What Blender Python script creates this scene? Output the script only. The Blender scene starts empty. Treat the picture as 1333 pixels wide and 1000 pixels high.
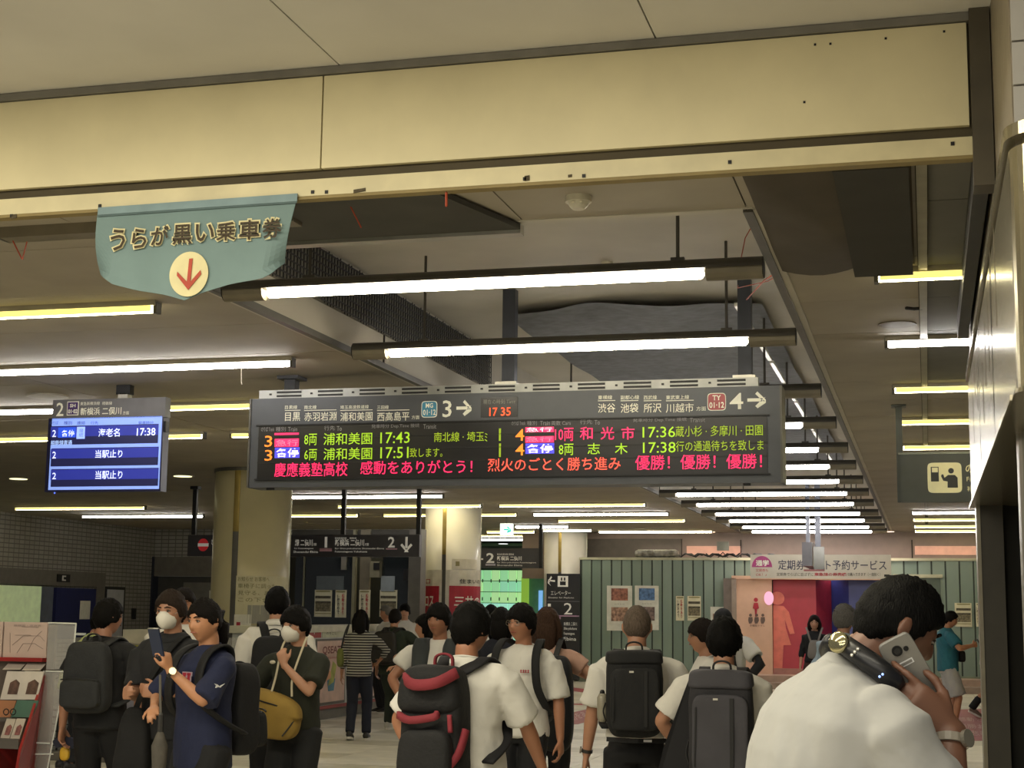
import bpy, math, random
from math import sin, cos, pi, radians, sqrt, exp, atan2
from mathutils import Vector, Matrix, Euler, noise
V = Vector
random.seed(7)
SC = bpy.context.scene
COL = SC.collection

# ------------------------------------------------------------------ camera
FPX = 2000.0
CAMZ = 1.62
_Y = V((1208-666.5, -(805-500), -FPX)).normalized()
_h = V((1, -.0125, 0)).normalized()
_Z = _h.cross(_Y).normalized()
_X = _Y.cross(_Z)
if _Z.y < 0:
    _Z = -_Z; _X = -_X
RM = Matrix((_X, _Y, _Z))
CP = V((0, 0, CAMZ))
cam = bpy.data.cameras.new('camera')
cam.sensor_fit = 'HORIZONTAL'; cam.sensor_width = 36; cam.lens = 36*FPX/1333
cam.clip_start = .05; cam.clip_end = 200
camo = bpy.data.objects.new('camera', cam); COL.objects.link(camo)
camo.matrix_world = Matrix.Translation(CP) @ RM.to_4x4()
SC.camera = camo

def _ray(x, y): return RM @ V((x-666.5, -(y-500), -FPX))
def at(x, y, Y):                       # point of the plane Y seen at a pixel of the photograph
    d = _ray(x, y); return CP + d*(Y/d.y)
def atz(x, y, z):
    d = _ray(x, y); return CP + d*((z-CAMZ)/d.z)
def atx(x, y, X):
    d = _ray(x, y); return CP + d*(X/d.x)

# ------------------------------------------------------------------ world, exposure
w = bpy.data.worlds.new('world'); SC.world = w; w.use_nodes = True
w.node_tree.nodes['Background'].inputs[0].default_value = (1, .97, .92, 1)
w.node_tree.nodes['Background'].inputs[1].default_value = .14
SC.view_settings.view_transform = 'Standard'
SC.view_settings.look = 'None'
SC.view_settings.exposure = 0.0
SC.view_settings.gamma = 1.0
SC.view_settings.use_curve_mapping = False
SC.cycles.use_denoising = True
SC.cycles.max_bounces = 6
SC.cycles.sample_clamp_indirect = 6
LAMP_W = 30.0       # white fluorescent tube
LAMP_Y = 22.0       # yellowish fluorescent tube
def area(name, loc, sx, sy, energy, col, rot=(0, 0, 0)):
    l = bpy.data.lights.new(name, 'AREA'); l.shape = 'RECTANGLE'; l.size = sx; l.size_y = sy
    l.energy = energy; l.color = col
    o = bpy.data.objects.new(name, l); COL.objects.link(o); o.location = loc; o.rotation_euler = rot
    o['kind'] = 'structure'
    return o
# lamps of the hall behind the photographer; the last is an added fill
area('hall_lamp', (-4.0, 4.3, 4.2), 6, .25, 250, (1, .91, .68))
area('hall_lamp', (-2.9, 1.6, 4.2), 7, .25, 130, (1, .93, .76))
area('hall_lamp', (-2.9, -1.6, 4.2), 7, .25, 130, (1, .94, .80))
area('hall_lamp', (-3.0, -3.6, 3.2), 8, .8, 85, (1, .93, .78), (radians(68), 0, 0))  # unseen tilted fill, added to brighten the near ceiling and beam

# ------------------------------------------------------------------ materials
def lin(c):
    if isinstance(c, str):
        c = [int(c[i:i+2], 16)/255 for i in (0, 2, 4)]
    return [x/12.92 if x <= .04045 else ((x+.055)/1.055)**2.4 for x in c]
_M = {}
def mat(name, c='808080', rough=.6, metal=0, var=.12, scale=6, bump=0, bscale=60, emit=None, strength=1, alpha=1, trans=0, stretch=None, spec=.5):
    if name in _M: return _M[name]
    m = bpy.data.materials.new(name); m.use_nodes = True; _M[name] = m
    nt = m.node_tree; n = nt.nodes; L = nt.links
    b = n['Principled BSDF']
    c = lin(c)
    if name.startswith(('cloth_', 'trousers_', 'bag_')) and max(c) < .055: c = [q*.5 for q in c]    # deep dyed cloth
    b.inputs['Roughness'].default_value = rough; b.inputs['Metallic'].default_value = metal
    b.inputs['Specular IOR Level'].default_value = spec
    tc = n.new('ShaderNodeTexCoord'); mp = n.new('ShaderNodeMapping'); L.new(tc.outputs['Object'], mp.inputs[0])
    if stretch: mp.inputs['Scale'].default_value = stretch
    no = n.new('ShaderNodeTexNoise'); no.inputs['Scale'].default_value = scale; no.inputs['Detail'].default_value = 4
    L.new(mp.outputs[0], no.inputs['Vector'])
    r = n.new('ShaderNodeValToRGB')
    r.color_ramp.elements[0].position = .3; r.color_ramp.elements[1].position = .7
    r.color_ramp.elements[0].color = [x*(1-var) for x in c]+[1]
    r.color_ramp.elements[1].color = [min(1, x*(1+var)) for x in c]+[1]
    L.new(no.outputs['Fac'], r.inputs[0]); L.new(r.outputs[0], b.inputs['Base Color'])
    if bump:
        n2 = n.new('ShaderNodeTexNoise'); n2.inputs['Scale'].default_value = bscale; n2.inputs['Detail'].default_value = 3
        L.new(mp.outputs[0], n2.inputs['Vector'])
        bp = n.new('ShaderNodeBump'); bp.inputs['Strength'].default_value = bump; bp.inputs['Distance'].default_value = .01
        L.new(n2.outputs['Fac'], bp.inputs['Height']); L.new(bp.outputs[0], b.inputs['Normal'])
    if emit:
        b.inputs['Emission Color'].default_value = lin(emit)+[1]
        b.inputs['Emission Strength'].default_value = strength
    if alpha < 1: b.inputs['Alpha'].default_value = alpha
    if trans: b.inputs['Transmission Weight'].default_value = trans
    return m
def tilemat(name, c1, c2, cm, tw, th, rough=.5, axis='xz', mortar=.02, off=0, bump=.3):
    if name in _M: return _M[name]
    m = bpy.data.materials.new(name); m.use_nodes = True; _M[name] = m
    nt = m.node_tree; n = nt.nodes; L = nt.links; b = n['Principled BSDF']
    b.inputs['Roughness'].default_value = rough
    tc = n.new('ShaderNodeTexCoord'); sp = n.new('ShaderNodeSeparateXYZ'); cb = n.new('ShaderNodeCombineXYZ')
    L.new(tc.outputs['Object'], sp.inputs[0])
    L.new(sp.outputs['XYZ'.index(axis[0].upper())], cb.inputs[0]); L.new(sp.outputs['XYZ'.index(axis[1].upper())], cb.inputs[1])
    br = n.new('ShaderNodeTexBrick'); L.new(cb.outputs[0], br.inputs['Vector'])
    br.offset = off; br.inputs['Scale'].default_value = 1
    br.inputs['Brick Width'].default_value = tw; br.inputs['Row Height'].default_value = th
    br.inputs['Mortar Size'].default_value = mortar; br.inputs['Mortar Smooth'].default_value = .1
    br.inputs['Color1'].default_value = lin(c1)+[1]; br.inputs['Color2'].default_value = lin(c2)+[1]; br.inputs['Mortar'].default_value = lin(cm)+[1]
    L.new(br.outputs['Color'], b.inputs['Base Color'])
    bp = n.new('ShaderNodeBump'); bp.inputs['Strength'].default_value = bump; bp.inputs['Distance'].default_value = .005; bp.invert = True
    L.new(br.outputs['Fac'], bp.inputs['Height']); L.new(bp.outputs[0], b.inputs['Normal'])
    return m
def glow(name, c, k=1.0):               # screens, LEDs, lamps that give off light; also the painted sheen on lamp pans
    return mat('glow_'+name, c, .5, var=0, emit=c, strength=k)

# ------------------------------------------------------------------ geometry collector
def frame(t):
    t = t.normalized(); a = V((0, 0, 1)) if abs(t.z) < .9 else V((0, 1, 0))
    u = t.cross(a).normalized(); v = u.cross(t).normalized(); return u, v
class G:
    def __init__(s): s.v = []; s.f = []
    def box(s, x0, x1, y0, y1, z0, z1):
        i = len(s.v)
        s.v += [V(p) for p in ((x0,y0,z0),(x1,y0,z0),(x1,y1,z0),(x0,y1,z0),(x0,y0,z1),(x1,y0,z1),(x1,y1,z1),(x0,y1,z1))]
        s.f += [[i+k for k in q] for q in ((0,3,2,1),(4,5,6,7),(0,1,5,4),(1,2,6,5),(2,3,7,6),(3,0,4,7))]
        return s
    def obox(s, c, ax, ay, az):          # oriented box: centre and three half-axis vectors
        i = len(s.v); c = V(c)
        for sz in (-1, 1):
            for sx, sy in ((-1,-1),(1,-1),(1,1),(-1,1)): s.v.append(c+ax*sx+ay*sy+az*sz)
        s.f += [[i+k for k in q] for q in ((0,3,2,1),(4,5,6,7),(0,1,5,4),(1,2,6,5),(2,3,7,6),(3,0,4,7))]
        return s
    def loft(s, rings, cap=True):        # rings: lists of equal-length point lists
        i = len(s.v); n = len(rings[0])
        for r in rings: s.v += [V(p) for p in r]
        for k in range(len(rings)-1):
            for j in range(n):
                a = i+k*n+j; b = i+k*n+(j+1) % n
                s.f.append([a, b, b+n, a+n])
        if cap:
            s.f.append([i+j for j in range(n)][::-1]); e = i+(len(rings)-1)*n; s.f.append([e+j for j in range(n)])
        return s
    def ell(s, c, u, v, n=14, pw=1):     # ring points
        out = []
        for k in range(n):
            a = 2*pi*k/n; x, y = cos(a), sin(a)
            if pw != 1: x = math.copysign(abs(x)**pw, x); y = math.copysign(abs(y)**pw, y)
            out.append(V(c)+u*x+v*y)
        return out
    def tube(s, pts, rad, n=8, flat=1, up=None, round_=True):
        pts = [V(p) for p in pts]; R = rad if isinstance(rad, (list, tuple)) else [rad]*len(pts)
        rings = []; m = len(pts)
        for k, p in enumerate(pts):
            t = (pts[min(k+1, m-1)]-pts[max(k-1, 0)]).normalized()
            if up is not None: u = t.cross(V(up)).normalized(); v = u.cross(t).normalized()
            else: u, v = frame(t)
            if round_ and k == 0:
                rings.append(s.ell(p-t*R[0]*.75, u*R[0]*.6, v*R[0]*.6*flat, n)); 
            rings.append(s.ell(p, u*R[k], v*R[k]*flat, n))
            if round_ and k == m-1:
                rings.append(s.ell(p+t*R[k]*.75, u*R[k]*.6, v*R[k]*.6*flat, n))
        return s.loft(rings)
    def sphere(s, c, r, n=12, m=8, fn=None):
        c = V(c); r = V((r, r, r)) if not hasattr(r, '__len__') else V(r)
        i = len(s.v); s.v.append(c+(fn(V((0,0,1))) if fn else V((0,0,r.z))))
        for k in range(1, m):
            th = pi*k/m
            for j in range(n):
                ph = 2*pi*j/n; d = V((sin(th)*cos(ph), sin(th)*sin(ph), cos(th)))
                s.v.append(c+(fn(d) if fn else V((d.x*r.x, d.y*r.y, d.z*r.z))))
        s.v.append(c+(fn(V((0,0,-1))) if fn else V((0,0,-r.z)))); e = len(s.v)-1
        for j in range(n):
            s.f.append([i, i+1+j, i+1+(j+1) % n]); q = i+1+(m-2)*n; s.f.append([e, q+(j+1) % n, q+j])
            for k in range(m-2):
                a = i+1+k*n+j; b = i+1+k*n+(j+1) % n; s.f.append([a, a+n, b+n, b])
        return s
    def cyl(s, c, r, z0, z1, n=24):
        return s.loft([[V((c[0]+r*cos(2*pi*k/n), c[1]+r*sin(2*pi*k/n), z)) for k in range(n)] for z in (z0, z1)])
    def prism(s, pts, off):              # flat outline given thickness
        i = len(s.v); n = len(pts); off = V(off)
        s.v += [V(p) for p in pts]+[V(p)+off for p in pts]
        s.f.append([i+k for k in range(n)][::-1]); s.f.append([i+n+k for k in range(n)])
        for k in range(n): s.f.append([i+k, i+(k+1) % n, i+n+(k+1) % n, i+n+k])
        return s
    def xf(s, fn, start=0):
        for k in range(start, len(s.v)): s.v[k] = fn(s.v[k])
        return s
    def mesh(s, name='m'):
        me = bpy.data.meshes.new(name); me.from_pydata([tuple(p) for p in s.v], [], s.f); me.update(); return me
def root_off(p):
    o = V((0, 0, 0))
    while p is not None: o += p.location; p = p.parent
    return o
def obj(name, g, m, parent=None, smooth=False, local=False, stuff=False):
    """links one mesh object; geometry is in world coordinates unless local"""
    if isinstance(g, G):
        if parent is not None and not local:
            off = root_off(parent)
            for k in range(len(g.v)): g.v[k] = g.v[k]-off
        me = g.mesh(name)
    else: me = g
    if m is not None and not me.materials: me.materials.append(m)
    if smooth:
        me.shade_smooth() if hasattr(me, 'shade_smooth') else me.polygons.foreach_set('use_smooth', [True]*len(me.polygons))
    o = bpy.data.objects.new(name, me); COL.objects.link(o)
    if parent is not None: o.parent = parent
    if stuff: o['kind'] = 'stuff'
    return o
def fixn(me):
    import bmesh
    bm = bmesh.new(); bm.from_mesh(me); bmesh.ops.recalc_face_normals(bm, faces=bm.faces); bm.to_mesh(me); bm.free()
def thing(name, label, cat, loc=(0, 0, 0), rotz=0, group=None):
    o = bpy.data.objects.new(name, None); COL.objects.link(o); o.location = loc; o.rotation_euler = (0, 0, rotz)
    o.empty_display_size = .1
    o['label'] = label; o['category'] = cat
    if group: o['group'] = group
    return o
def tag(o, label, cat, group=None):
    o['label'] = label; o['category'] = cat
    if group: o['group'] = group
    return o
def struct(name, g, m, parent=None, smooth=False, label=None):
    o = obj(name, g, m, parent, smooth)
    if parent is None: o['kind'] = 'structure'
    if label: o['label'] = label
    return o
def semp(name, loc=(0, 0, 0), label=None):
    o = bpy.data.objects.new(name, None); COL.objects.link(o); o.location = loc; o['kind'] = 'structure'
    if label: o['label'] = label
    return o
# ------------------------------------------------------------------ lettering
def text(body, org, ux, uz, wd, ht, m, parent, name='lettering', bold=0, local=False, depth=.002):
    """text stretched into the rectangle org .. org+ux*wd+uz*ht"""
    c = bpy.data.curves.new('t', 'FONT'); c.body = body; c.size = 1; c.resolution_u = 2; c.offset = bold
    o = bpy.data.objects.new('t', c)
    me = bpy.data.meshes.new_from_object(o)
    bpy.data.objects.remove(o); bpy.data.curves.remove(c)
    if not me.vertices: return None
    xs = [v.co.x for v in me.vertices]; ys = [v.co.y for v in me.vertices]
    x0, x1, y0, y1 = min(xs), max(xs), min(ys), max(ys)
    ux = V(ux); uz = V(uz); org = V(org); nn = ux.cross(uz)
    off = root_off(parent) if (parent is not None and not local) else V((0, 0, 0))
    for v in me.vertices:
        v.co = org+ux*((v.co.x-x0)/max(1e-6, x1-x0)*wd)+uz*((v.co.y-y0)/max(1e-6, y1-y0)*ht)+nn*depth-off
    me.materials.clear(); me.materials.append(m)
    o = bpy.data.objects.new(name, me); COL.objects.link(o); o.parent = parent
    return o
UX = V((1, 0, 0)); UZ = V((0, 0, 1))
def T(body, x0, y0, x1, y1, Y, m, parent, bold=0, name='lettering'):
    """text on the plane Y, filling the photograph's rectangle"""
    a = at(x0, y1, Y); b = at(x1, (y0+y1)/2, Y); c = at(x0, y0, Y)
    return text(body, a, UX, UZ, b.x-a.x, c.z-a.z, m, parent, name, bold)
def R(g, x0, y0, x1, y1, Y, th=.004):   # flat slab on the plane Y
    a = at(x0, y1, Y); b = at(x1, (y0+y1)/2, Y); c = at(x0, y0, Y)
    return g.box(a.x, b.x, Y-th, Y, a.z, c.z)
# ================================================================== SETTING
ZC = 3.66                                # main soffit height
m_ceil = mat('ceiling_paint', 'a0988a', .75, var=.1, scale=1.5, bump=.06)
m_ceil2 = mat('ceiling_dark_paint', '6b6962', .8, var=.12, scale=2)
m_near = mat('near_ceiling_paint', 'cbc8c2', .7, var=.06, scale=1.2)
m_dark = mat('dark_void', '151512', .9)
m_beam = mat('cream_steel_panel', 'dad0aa', .42, var=.07, scale=2.2)
m_trim = mat('cream_steel_trim', 'd2c8a2', .4, var=.1, scale=5)
m_grey = mat('grey_metal', '5a5853', .45, .5)
m_alu = mat('aluminium', 'a8a69c', .35, .8)
m_blackm = mat('black_metal', '1c1c1e', .5, .3)
# floor
m_tile = mat('stone_tile', 'dcd7c8', .38, var=.12, scale=4, bump=.05)
m_tile2 = mat('stone_tile_shade', 'c2bcab', .38, var=.14, scale=4)
m_pave = tilemat('stone_paving', 'd3cebd', 'bfb9a8', '928d7b', .9, .6, .4, 'xy', .006)
g = G().box(-22, 6, -4, 14.0, -.3, 0).box(-22, -9.1, 14, 26.0, -.3, 0).box(1.7, 6, 14, 26, -.3, 0).box(-22, 6, 26, 48, -.3, 0).box(-9.1, 1.7, 14, 26, -.3, -.02)
floor = struct('floor', g, m_pave, label='pale stone tiled concourse floor')
tg = [G().box(-.447, .447, -.297, .297, -.02, 0).mesh('floor_tile') for _ in range(2)]
tg[0].materials.append(m_tile); tg[1].materials.append(m_tile2)
for r in range(20):
    for c in range(12):
        k = 1 if (r % 5 == 2 or random.random() < .18) else 0
        o = obj('floor_tile', tg[k], None, floor); o.location = (-9.1+.45+.9*c, 14.3+.6*r, random.uniform(-.0008, .0008))
# ceiling: base slab pieces and panels
CX = [-20.3, -17.4, -14.5, -11.2, -7.8, -4.38]
ceil = semp('ceiling', label='grey brown panelled soffit')
def slab(x0, x1, y0, y1, z0=ZC+.012, z1=ZC+.1, m=m_dark): obj('slab', G().box(x0, x1, y0, y1, z0, z1), m, ceil)
slab(-20.4, -4.46, 6.75, 46); slab(-.75, 3, 6.75, 46); slab(-4.46, -.75, 6.75, 7.57); slab(-4.46, -.75, 37.51, 46)
pm = {}
def cpanel(x0, x1, y0, y1, m=m_ceil):
    k = (round(x1-x0, 3), round(y1-y0, 3), m.name)
    if k not in pm:
        pm[k] = G().box(.004, x1-x0-.004, .004, y1-y0-.004, 0, .014).mesh('ceiling_panel'); pm[k].materials.append(m)
    o = obj('ceiling_panel', pm[k], None, ceil); o.location = (x0, y0, ZC+random.uniform(-.001, .0015))
rows = [6.75, 7.65]+[7.65+1.2*k for k in range(1, 26)]
for a, b in zip(rows[:-1], rows[1:]):
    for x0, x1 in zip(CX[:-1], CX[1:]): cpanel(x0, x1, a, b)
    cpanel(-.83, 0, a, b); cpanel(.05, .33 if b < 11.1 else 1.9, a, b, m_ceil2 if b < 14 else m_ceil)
cpanel(-4.38, -2.0, 6.75, 7.65); cpanel(-2.0, -.83, 6.75, 7.65)
obj('slab', G().box(-20.4, 3, 37.65, 46, ZC, ZC+.012), m_ceil, ceil)
obj('seam_strip', G().box(0, .05, 6.8, 30, ZC-.03, ZC+.014), mat('seam_strip', '8a846f', .5), ceil)
# lit recess (raised bay) between the two soffits
bay = semp('ceiling', label='raised ceiling bay with hanging lamps')
m_bay = mat('bay_paint', 'bab5a9', .8, var=.1, scale=1.3)
obj('bay_top', G().box(-4.5, -.7, 7.5, 37.6, 4.36, 4.45), m_bay, bay)
obj('bay_side', G().box(-4.45, -4.38, 7.6, 37.5, ZC-.01, 4.36), m_bay, bay)
obj('bay_side', G().box(-.83, -.76, 7.6, 37.5, ZC-.01, 4.36), m_bay, bay)
obj('bay_end', G().box(-4.4, -.8, 7.58, 7.65, ZC-.005, 4.36), m_bay, bay)
obj('bay_end', G().box(-4.4, -.8, 37.4, 37.5, ZC-.005, 4.36), m_bay, bay)
obj('bay_edge', G().box(-4.41, -4.36, 7.6, 37.5, ZC-.02, ZC+.03).box(-.85, -.8, 7.6, 37.5, ZC-.02, ZC+.03), m_grey, bay)
for y in (12.05, 19, 26): obj('bay_seam', G().box(-4.385, -4.37, y, y+.02, ZC, 3.95), m_dark, bay)
# wire mesh band on the bay's left side
ms = thing('wire_mesh_guard', 'dark wire mesh band along the left side of the raised bay', 'wire mesh', (-4.3, 9.2, 4.1))
obj('backing', G().box(-4.38, -4.35, 9.3, 15.2, 3.93, 4.31), mat('mesh_shade', '77746b', .9), ms)
g = G()
for k in range(100):
    y = 9.3+k*.06; g.box(-4.34, -4.333, y-.005, y+.005, 3.92+.01*sin(k), 4.32+.01*sin(k*1.7))
for k in range(8): g.box(-4.335, -4.325, 9.3, 15.2, 3.93+k*.053, 3.938+k*.053)
obj('wire_grid', g, m_blackm, ms, stuff=True)
# grey netting sheet tied under the bay top
sh = thing('netting_sheet', 'dark grey sagging net sheet tied up inside the raised ceiling bay', 'net', (-2.5, 18, 4.25))
g = G(); NX, NY = 22, 60; i0 = len(g.v)
def shz(x, y):
    return 4.29+.012*sin(x*5+y*.7)+.012*sin(y*3.1+x*2)+.02*noise.noise(V((x*3, y*.8, 0)))
for j in range(NY+1):
    for i in range(NX+1):
        x = -3.62+2.3*i/NX; y = 13.2+14*j/NY+.3*sin(i/NX*pi)*(-1 if j == 0 else 0)
        g.v.append(V((x, y, shz(x, y))))
for j in range(NY):
    for i in range(NX): a = j*(NX+1)+i; g.f.append([a, a+1, a+NX+2, a+NX+1])
obj('net', g, mat('grey_net', '6c6e74', .85, var=.2, scale=9), sh, smooth=True)
# white conduit run in the bay
cp = thing('ceiling_conduit', 'white jointed conduit running along the bay beyond the right sign post', 'pipe', (-1.5, 20, 4.2))
for k in range(9):
    y = 12.6+k*1.5; obj('pipe_length', G().box(-1.49, -1.45, y, y+1.35, 4.17, 4.2), mat('white_conduit', 'dddcd0', .3), cp)
# beam in front
beam = semp('trim_1', label='cream steel beam across the hall')
YB = 6.7
ztop = at(640, 70, YB).z; zb0 = 3.735
xr = at(1263, 100, YB).x
seams = [-7.2, at(418, 180, YB).x-.002, at(418, 180, YB).x+.006]
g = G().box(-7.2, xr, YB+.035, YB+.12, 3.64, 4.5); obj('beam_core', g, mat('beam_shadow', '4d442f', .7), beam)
obj('beam_panel', G().box(-7.2, seams[1], YB, YB+.03, zb0, 4.20), m_beam, beam)
obj('beam_panel', G().box(seams[2], xr-.01, YB, YB+.03, zb0, 4.20), m_beam, beam)
obj('bottom_rail', G().box(-7.2, xr, YB-.004, YB+.1, 3.60, 3.682), m_trim, beam)
obj('rail_lip', G().box(-7.2, xr, YB-.002, YB+.06, 3.585, 3.60), mat('lip_dark', '8a7a4e', .6), beam)
obj('top_angle', G().box(-7.2, xr, YB-.015, YB+.03, 4.205, 4.242), mat('angle_grey', '77746c', .5), beam)
g = G()
for px, py in ((425, 250), (407, 250), (683, 233), (760, 229), (950, 211), (1240, 187), (15, 281), (130, 268)):
    p = at(px, py, YB-.006); g.obox(p, V((.008, 0, 0)), V((0, .003, 0)), V((0, 0, .008)))
for px, py in ((1061, 58), (1081, 57), (1153, 50), (1229, 41), (1047, 133)):
    p = at(px, py, YB-.001); g.obox(p, V((.005, 0, 0)), V((0, .002, 0)), V((0, 0, .005)))
obj('screw', g, m_blackm, beam, stuff=True)
g = G()
for px, py, a, b in ((468, 248, .03, .008), (686, 232, .012, .012), (742, 229, .009, .006), (18, 282, .016, .01)):
    p = at(px, py, YB-.007); g.obox(p, V((a, 0, .1*a)), V((0, .002, 0)), V((0, 0, b)))
obj('chipped_paint', g, mat('chip', '4d4433', .8, var=.5, scale=60), beam)
# near ceiling, panels with open joints
nearc = semp('ceiling', label='pale near ceiling above the beam')
NJ = [-7.2, atz(385, 30, 4.25).x, atz(840, 20, 4.25).x, 3]
for a, b in zip(NJ[:-1], NJ[1:]):
    for y0, y1 in ((-4, -1.5), (-1.5, 1), (1, 3.9), (3.9, YB+.02)):
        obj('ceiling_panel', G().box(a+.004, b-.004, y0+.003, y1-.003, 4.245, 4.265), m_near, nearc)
obj('slab', G().box(-7.2, 3, -4, YB+.1, 4.27, 4.4), m_dark, nearc)
# right wall: brown streaked tiles, white tiles, polished bulkhead
wr = semp('wall_right', label='right wall of streaked and white tiles')
ms_ = mat('streaked_tile', '857b69', .5, var=.35, scale=3, stretch=(1, 30, 2.2), bump=.1)
g = G().box(.33, 1.5, 5.42, 11, 3.29, 4.6); obj('streaked_facing', g, ms_, wr)
m_wt = mat('white_tile', 'b9b6b2', .25, var=.04)
for k in range(6):
    for c in range(2):
        obj('wall_tile', G().box(.335+.3*c, .629+.3*c, 5.4, 5.42, 3.30+.16*k, 3.30+.16*k+.152), m_wt, wr)
obj('frame_post', G().box(xr, .325, YB-.05, YB+.1, 3.45, 4.5), mat('post_brown', '4b4435', .5), wr)
obj('frame_post', G().box(xr+.005, .31, YB-.0, YB+4, 3.50, 3.66), mat('post_dark', '33332f', .6), wr)
m_st = mat('polished_steel_cream', '8f8873', .24, .7, var=.06, scale=3)
bh = semp('trim_2', label='polished steel bulkhead over the side doorway')
def rc(x0, y0, r, z):                    # outline with a rounded near-left corner
    pts = [V((x0+r-r*cos(a), y0+r-r*sin(a), z)) for a in [pi/2*k/8 for k in range(9)]]
    return pts+[V((1.6, y0, z)), V((1.6, 11.0, z)), V((x0, 11.0, z))]
rings = [rc(.30, 5.25, .14, z) for z in (2.37, 2.385)]+[rc(.31, 5.26, .14, z) for z in (2.39, 3.21, 3.215)]+[rc(.335, 5.285, .12, z) for z in (3.22, 3.245)]
obj('bulkhead_skin', G().loft(rings), m_st, bh)
obj('top_lip', G().loft([rc(.295, 5.24, .15, 3.245), rc(.295, 5.24, .15, 3.29)]), m_st, bh)
obj('bottom_edge', G().box(.292, .30, 5.5, 11.0, 2.365, 2.385), mat('bright_edge', 'd8d0b8', .2, .6), bh)
for y in (7.1, 8.9): obj('panel_joint', G().box(.3085, .3105, y, y+.008, 2.39, 3.21), m_dark, bh)
g = G()
for k in range(9):
    y = 6.6+k*.42; z = random.uniform(2.6, 3.0); g.box(.3078, .3098, y, y+.012, z, z+random.uniform(.25, .5))
obj('scratch', g, mat('scratch', '6a6250', .5), bh, stuff=True)
wj = semp('door_1', label='dark doorway frame under the bulkhead')
obj('jamb', G().box(.355, .50, 10.75, 10.98, 0, 2.37), mat('jamb_brown', '3d3a33', .5), wj)
obj('jamb_trim', G().box(.33, .355, 10.74, 10.99, 0, 2.37), mat('jamb_trim', '8a8474', .35, .5), wj)
obj('door_leaf', G().box(.50, 1.6, 10.8, 10.95, 0, 2.37), m_dark, wj)  # dark sheet standing in for the shade inside the open doorway
obj('near_post', G().loft([G().ell((.495, 6.6, z), V((.125, 0, 0)), V((0, .16, 0)), 20, .6) for z in (0, 2.37)]), mat('post_metal', '7b776e', .4, .5, var=.08), wj, smooth=False)
obj('inner_wall', G().box(1.6, 1.7, 4, 11, 0, 4.2), m_dark, wj)
# left wall and back wall of the lobby on the left
m_gt = tilemat('grey_wall_tile', '928f87', '86837b', '5c5a54', .2, .1, .5, 'yz', .012)
m_gt2 = tilemat('grey_wall_tile_back', '928f87', '86837b', '5c5a54', .2, .1, .5, 'xz', .012)
wl = struct('wall_left', G().box(-19.9, -19.4, 20, 36.4, 0, 3.66), m_gt, label='grey tiled wall on the left')
m_fr = mat('alcove_frame', '66625b', .5)
obj('alcove_frame', G().box(-19.42, -19.34, 24, 33.9, 2.12, 2.46).box(-19.42, -19.34, 33.5, 33.9, 0, 2.12), m_fr, wl)
wb = struct('wall_back', G().box(-21, -19.55, 36.4, 36.9, 0, 3.66).box(-19.55, -11, 36.4, 36.9, 2.95, 3.66).box(-17.2, -11, 36.4, 36.9, 0, 2.95), m_gt2, label='grey tiled back wall of the left lobby')
obj('door_lintel', G().box(-19.5, -17.2, 36.36, 36.5, 2.45, 2.95), m_fr, wb)
d2 = semp('door_2', label='dark lift lobby doorway in the back wall')
obj('door_leaf', G().box(-19.55, -17.2, 36.6, 36.7, 0, 2.45), mat('door_grey', '3d3c3a', .5), d2)
obj('door_frame', G().box(-19.55, -19.35, 36.3, 36.6, 0, 2.95), mat('door_blue', '1d2130', .5), d2)
obj('door_panel', G().box(-18.6, -17.3, 36.55, 36.6, 0, 2.3), mat('door_pale', '6b6862', .5), d2)
obj('notice', G().box(-17.85, -17.5, 36.53, 36.55, 1.75, 2.1), mat('paper', 'd5d3c6', .7), d2)
# fixtures on the left wall
def onleft(y0, y1, z0, z1, th=.06): return G().box(-19.4, -19.4+th, y0, y1, z0, z1)
t = thing('lit_panel', 'pale green glowing cabinet front on the left lobby wall', 'cabinet', (-19.4, 30, 1.3))
obj('panel', onleft(28, 31.1, 1.0, 2.08), mat('pale_green_panel', 'b9c99a', .5, emit='b9c99a', strength=.25), t)
obj('side_panel', onleft(31.12, 31.6, 1.0, 2.08), mat('bluegrey', '5b6270', .5), t)
t = thing('blue_board', 'dark blue board with one white notice on the left lobby wall', 'notice board', (-19.4, 32.5, 1.5))
obj('board', onleft(31.7, 33.45, .9, 2.07, .08), mat('navy_board', '1b2152', .5), t)
obj('notice', onleft(32.75, 33.2, 1.35, 1.78, .09), mat('paper', 'd5d3c6', .7), t)
t = thing('framed_poster', 'black framed poster with blue arch picture beside the blue board', 'poster', (-19.4, 34.4, 1.5))
obj('frame', onleft(33.95, 34.9, .85, 2.14, .05), m_blackm, t)
obj('sheet', onleft(34.02, 34.83, .92, 2.07, .06), mat('poster_pale', 'aeb0b4', .5), t)
g = G(); c0 = V((-19.33, 34.42, 1.35)); g.prism([c0+V((0, .2*cos(a), .34*sin(a))) for a in [pi*k/10 for k in range(11)]], (.004, 0, 0)); obj('print', g, mat('poster_blue', '3b5a86', .5), t)
t = thing('phone_sign', 'small telephone pictogram above the alcove on the left wall', 'sign', (-19.34, 32, 2.3))
obj('plate', G().box(-19.34, -19.32, 31.7, 32.25, 2.2, 2.38), m_blackm, t)
obj('handset', G().box(-19.32, -19.315, 31.9, 31.96, 2.23, 2.35).box(-19.32, -19.315, 31.94, 32.06, 2.32, 2.35).box(-19.32, -19.315, 31.94, 32.06, 2.23, 2.26), mat('white_paint', 'd8d8d0', .5), t)
t = thing('door_handle', 'small black handset fixture on the grey tiled left wall', 'fixture', (-19.4, 35.4, 1.4)); obj('handle', onleft(35.35, 35.5, 1.35, 1.62, .06), m_blackm, t)

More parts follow.
